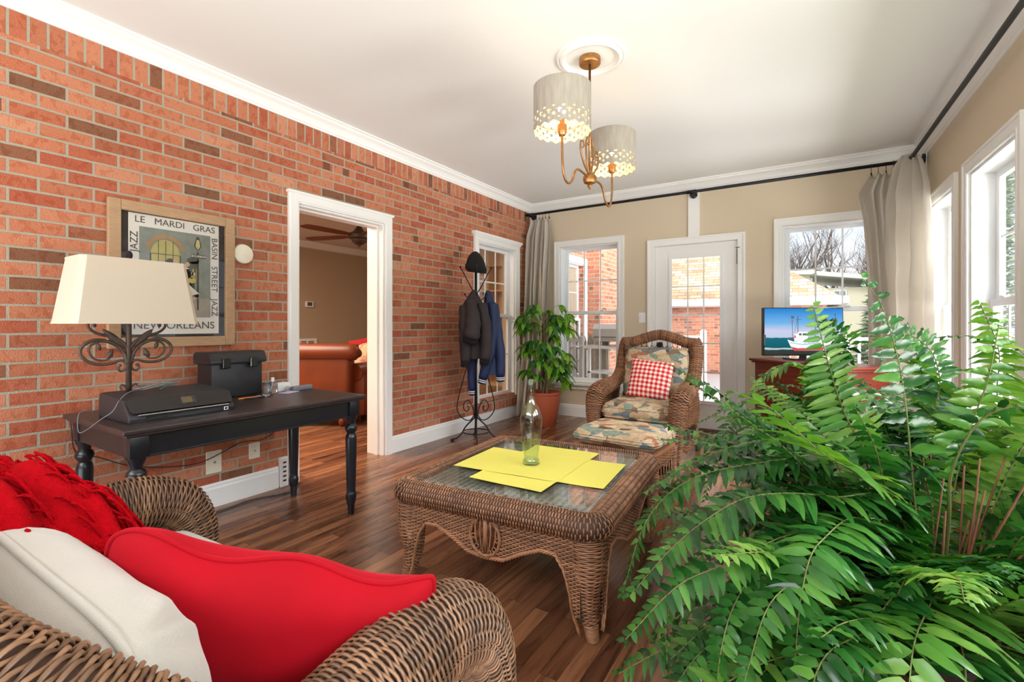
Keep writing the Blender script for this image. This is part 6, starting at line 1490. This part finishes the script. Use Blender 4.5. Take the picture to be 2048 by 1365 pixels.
# ---- ferns
M_['fern'] = leaf_mat('fern_leaf', [(0, lin(18, 60, 24)), (.4, lin(32, 86, 32)), (.75, lin(50, 108, 42)), (1, lin(84, 136, 56))], .24, .22)
M_['fern_y'] = leaf_mat('fern_leaf_young', [(0, lin(52, 106, 36)), (.5, lin(80, 132, 50)), (1, lin(126, 164, 78))], .28, .34)
M_['fern_d'] = leaf_mat('fern_leaf_dry', [(0, lin(150, 92, 48)), (.5, lin(190, 130, 80)), (1, lin(206, 160, 112))], .7, .2)
M_['rachis'] = mat('fern_stalk', lin(98, 104, 52), .5, var=.3, vscale=10)
M_['stalk'] = mat('brown_fern_stalk', lin(112, 66, 38), .7, var=.3, vscale=20)
frg = np.random.default_rng(5)
def frond(root, P, ll, lw, side=None, sp=.0185, start=.16, matn='fern', droop=.5, rr=.0032, sparse=1.0, wav=.12, fwd=.25, npt=None, dry=0):
    P = np.array(P, float); ln = plen(spline(P, 40)); n_ = max(8, int(ln / sp)); Q = spline(P, n_ + 1)
    h = Q[-1] - Q[0]; h[2] = 0; h /= max(np.linalg.norm(h), 1e-6)
    if side is None: side = np.cross(h, [0, 0, 1.0])
    side = np.array(side, float); side /= np.linalg.norm(side)
    T = np.gradient(Q, axis=0); T /= np.linalg.norm(T, axis=1, keepdims=True)
    mb = MB(); mb.cur = 1; mb.tube(Q, np.linspace(rr, rr * .35, len(Q)), 6, caps=False); mb.cur = 0
    inv = np.array(rootM(root).inverted())
    for i in range(int(n_ * start), n_ + 1):
        t = i / n_; s1 = side - T[i] * (side @ T[i]); s1 /= np.linalg.norm(s1); nn = np.cross(s1, T[i])
        if nn[2] < 0 and abs(nn[2]) > .05: nn = -nn
        pr_ = min(1, (t - start + .05) / .22) * (1 - max(0, (t - .5) / .5) ** 1.7 * .78)
        for sg in (-1, 1):
            if frg.random() > sparse: continue
            l_ = ll * 1.1 * pr_ * frg.uniform(.88, 1.08); d = s1 * sg + T[i] * (fwd + .5 * max(0, t - .8)) + nn * frg.uniform(-.10, .25) + frg.normal(size=3) * .07
            leaf_geom(mb, Q[i] + T[i] * sg * sp * .25, d, nn + frg.normal(size=3) * .12, l_, lw * (.55 + .45 * pr_) * .5, droop * frg.uniform(.4, 1.5), fold=.22, nl=7, wav=wav, ph=frg.uniform(0, 6), strap=True)
    mb.xf(inv); mt_ = M_['fern_d'] if frg.random() < dry else M_[matn]
    return mb.build('frond', [mt_, M_['rachis']], root, True)
def fern(name, loc, lb, potr=.19, poth=.30, nst=60):
    r = thing('potted_fern', loc, 0, lb, 'potted fern', 'large ferns along the window wall')
    mb = MB(); mb.lathe([(0, 0), (potr * .7, 0), (potr * .75, .01), (potr, poth - .03), (potr * 1.06, poth - .028), (potr * 1.06, poth), (potr * .96, poth), (potr * .93, poth - .03), (0, poth - .03)], 36); mb.build('pot', mat('dark_pot', lin(74, 52, 42), .6), r, 35)
    mb = MB(); mb.lathe([(potr * .93, poth - .02), (potr * .4, poth - .005), (0, poth)], 20, cap=False); mb.build('soil', M_['soil'], r)
    mb = MB()
    for k in range(nst):
        a = frg.uniform(0, 2 * PI); q = frg.uniform(0, .12); ln = frg.uniform(.15, .55); o_ = frg.uniform(.02, .20)
        p0 = np.array([q * math.cos(a), q * math.sin(a), poth - .02]); mb.tube([p0, p0 + np.array([o_ * .4 * math.cos(a), o_ * .4 * math.sin(a), ln * .5]), p0 + np.array([o_ * math.cos(a) + frg.normal() * .02, o_ * math.sin(a), ln])], [.0036, .003, .0022], 5)
    mb.build('stalk_cluster', M_['stalk'], r, True); return r
def wild(root, n, lmin, lmax, ll, lw, xmax, az=None, seed=1, matmix=.25, elev=(50, 86), ymin=None, sp=.019, xmin=-.42):
    rg = np.random.default_rng(seed); base = np.array(root.location) + np.array([0, 0, .28])
    for k in range(n):
        a = rg.uniform(0, 2 * PI) if az is None else rg.uniform(*az); Lf = rg.uniform(lmin, lmax); el = math.radians(rg.uniform(*elev)); hd = np.array([math.cos(a), math.sin(a), 0.])
        p0 = base + hd * rg.uniform(.02, .10); ds = rg.uniform(.25, .75); pts = []
        for t in np.linspace(0, 1, 7): th_ = el * (1 - t) + (el - math.radians(150) * ds) * t; pts.append(th_)
        P = [p0]; 
        for i in range(1, 7): th_ = (pts[i - 1] + pts[i]) / 2; P.append(P[-1] + (hd * math.cos(th_) + np.array([0, 0, math.sin(th_)])) * Lf / 6 + np.array([rg.normal() * .012, rg.normal() * .012, 0]))
        P = np.array(P); 
        lim = xmax - .03; ex = P[:, 0].max()
        if ex > lim: P[:, 0] = p0[0] + (P[:, 0] - p0[0]) * max(.05, (lim - p0[0])) / (ex - p0[0])
        if ymin is not None and P[:, 1].min() < ymin: P[:, 1] = p0[1] + (P[:, 1] - p0[1]) * (p0[1] - ymin) / (p0[1] - P[:, 1].min())
        if P[:, 0].min() < xmin: P[:, 0] = p0[0] + (P[:, 0] - p0[0]) * (p0[0] - xmin) / (p0[0] - P[:, 0].min())
        P[:, 2] = np.maximum(P[:, 2], .04)
        q = rg.random(); frond(root, P, ll * rg.uniform(.75, 1.15), lw * rg.uniform(.85, 1.1), matn='fern_y' if q < matmix else 'fern', droop=rg.uniform(.3, .9), sp=sp, dry=.03, sparse=rg.choice([1, 1, .9, .8]), wav=.16)
HERO = {
 'F1': [(0.255, 1.698, 0.731), (0.104, 1.579, 0.811), (-0.062, 1.498, 0.788), (-0.284, 1.417, 0.72), (-0.397, 1.346, 0.603), (-0.441, 1.259, 0.418)],
 'F2': [(0.175, 1.553, 0.687), (0.042, 1.386, 0.738), (-0.074, 1.313, 0.746), (-0.164, 1.256, 0.723), (-0.274, 1.187, 0.631), (-0.356, 1.076, 0.531)],
 'F3': [(0.098, 1.481, 0.638), (-0.046, 1.271, 0.669), (-0.154, 1.18, 0.617), (-0.258, 1.115, 0.563), (-0.35, 1.021, 0.46)],
 'F4': [(0.154, 1.658, 0.724), (0.073, 1.607, 0.904), (0.032, 1.558, 1.054), (0.0, 1.514, 1.199)],
 'F5': [(0.157, 1.577, 0.695), (0.016, 1.334, 0.852), (-0.083, 1.248, 0.96), (-0.146, 1.232, 0.988)],
 'F6': [(0.114, 1.432, 0.671), (0.013, 1.191, 0.699), (-0.019, 1.111, 0.627), (-0.032, 1.067, 0.488)],
 'F7': [(0.228, 1.622, 0.636), (0.199, 1.604, 0.976), (0.157, 1.577, 1.182), (0.111, 1.548, 1.27)],
 'F8': [(0.318, 1.738, 0.677), (0.353, 1.736, 0.871), (0.384, 1.72, 1.008), (0.399, 1.694, 1.152)],
 'F9': [(0.285, 1.599, 0.64), (0.28, 1.536, 0.799), (0.323, 1.504, 0.931), (0.39, 1.488, 0.972), (0.479, 1.485, 0.943)],
 'F10': [(0.245, 1.455, 0.543), (0.187, 1.241, 0.576), (0.152, 1.113, 0.576), (0.136, 1.055, 0.509)],
 'F11': [(0.216, 1.437, 0.577), (0.143, 1.273, 0.587), (0.098, 1.185, 0.541), (0.069, 1.108, 0.446)],
 'F12': [(0.077, 1.467, 0.65), (-0.066, 1.259, 0.657), (-0.138, 1.154, 0.559), (-0.162, 1.08, 0.483), (-0.175, 1.072, 0.347)],
 'F13': [(0.083, 1.589, 0.677), (-0.141, 1.389, 0.656), (-0.268, 1.25, 0.525), (-0.298, 1.172, 0.443), (-0.29, 1.141, 0.356)],
 'F14': [(0.573, 2.135, 0.917), (0.546, 2.118, 1.074), (0.42, 2.157, 1.116), (0.304, 2.202, 1.082), (0.251, 2.227, 0.988)],
 'F15': [(0.022, 2.438, 0.768), (-0.126, 2.404, 0.85), (-0.278, 2.426, 0.799), (-0.479, 2.417, 0.678)],
 'F16': [(-0.014, 2.356, 0.735), (-0.164, 2.143, 0.815), (-0.282, 2.069, 0.756), (-0.336, 1.975, 0.592), (-0.346, 1.91, 0.495)],
 'F17': [(0.139, 1.743, 0.728), (-0.034, 1.634, 0.816), (-0.183, 1.54, 0.801), (-0.307, 1.462, 0.743), (-0.412, 1.372, 0.669)],
 'F18': [(0.114, 1.432, 0.611), (-0.007, 1.178, 0.629), (-0.074, 1.077, 0.596), (-0.112, 1.017, 0.469)],
 'F19': [(0.167, 1.406, 0.462), (0.057, 1.1, 0.559), (0.009, 1.011, 0.547), (-0.013, 0.997, 0.441)],
 'F20': [(0.358, 1.586, 0.515), (0.364, 1.412, 0.702), (0.413, 1.384, 0.764)],
 'F21': [(0.313, 1.498, 0.462), (0.321, 1.326, 0.596), (0.376, 1.301, 0.644)],
 'F22': [(0.023, 2.497, 0.824), (-0.052, 2.45, 0.978), (-0.167, 2.437, 0.94), (-0.249, 2.445, 0.832)],
 'F23': [(0.037, 2.27, 0.935), (0.115, 2.201, 1.078), (0.019, 2.081, 1.171)],
 'F24': [(0.334, 1.985, 0.761), (0.334, 1.985, 0.98), (0.295, 1.959, 1.09), (0.188, 1.893, 1.152)],
}
fa = fern('a', (.28, 1.72, 0), 'huge glossy fern with arching fronds, nearest the camera at lower right')
fb = fern('b', (.20, 2.72, 0), 'fern standing behind the nearest fern, in front of the cherry cabinet')
fc = fern('c', (.62, 2.25, 0), 'fern by the right wall windows, at the right edge behind the nearest fern')
cr_ = np.array([.845, .533, 0.])
bA, bB, bC = np.array([.28, 1.70, .32]), np.array([.20, 2.70, .32]), np.array([.60, 2.2, .32])
spec = {'F1': (bA, .10, .022, None, 'fern', {}), 'F2': (bA, .105, .025, None, 'fern', {}), 'F3': (bA, .095, .023, None, 'fern', {}), 'F4': (bA, .098, .022, cr_, 'fern_y', dict(start=.45, droop=.15, fwd=.1, sp=.021)),
  'F5': (bA, .155, .036, None, 'fern_y', dict(start=.4, sp=.036, fwd=.6)), 'F6': (bA, .105, .026, None, 'fern', {}), 'F7': (bA, .095, .030, cr_, 'fern', dict(sparse=.75, wav=.3, sp=.034, start=.3)),
  'F8': (bA, .115, .028, cr_, 'fern_y', dict(sparse=.8, wav=.3, sp=.03, start=.35)), 'F9': (bA, .10, .024, None, 'fern', dict(start=.62, rr=.0055)), 'F10': (bA, .17, .036, None, 'fern_y', dict(start=.4, sp=.028)),
  'F11': (bA, .085, .03, None, 'fern', dict(start=.3)), 'F12': (bA, .078, .022, None, 'fern', dict(start=.35, wav=.3)), 'F13': (bA, .06, .018, None, 'fern', dict(start=.4, wav=.3)), 'F14': (bC, .055, .018, None, 'fern', dict(start=.3, sp=.024)),
  'F15': (bB, .075, .02, None, 'fern', {}), 'F16': (bB, .065, .016, None, 'fern', {}), 'F17': (bA, .085, .024, None, 'fern', {}), 'F18': (bA, .09, .024, None, 'fern', dict(start=.35)), 'F19': (bA, .10, .026, None, 'fern', dict(start=.3)),
  'F20': (bA, .12, .026, None, 'fern', dict(start=.3)), 'F21': (bA, .13, .028, None, 'fern_y', dict(start=.3)), 'F22': (bB, .12, .026, None, 'fern_y', dict(start=.35)), 'F23': (bB, .11, .026, cr_, 'fern', dict(start=.35, wav=.3)), 'F24': (bC, .10, .026, cr_, 'fern', dict(start=.4, wav=.3))}
for k, P in HERO.items():
    b0, ll, lw, sd, mt2, kw = spec[k]; rt = fa if b0 is bA else fb if b0 is bB else fc
    P = [tuple(b0)] + list(P) if k not in ('F14',) else [tuple(b0)] + list(P)
    frond(rt, P, ll, lw, sd, matn=mt2, **kw)
wild(fa, 62, .65, 1.05, .095, .025, .86, seed=3, ymin=.80)
wild(fa, 14, .7, .95, .10, .026, .86, az=(math.radians(150), math.radians(250)), seed=13, ymin=.8, elev=(20, 55))
wild(fb, 72, .55, .95, .085, .022, .82, seed=4, matmix=.35, xmin=-.30)
wild(fc, 72, .65, 1.1, .09, .024, .86, seed=6, matmix=.3)
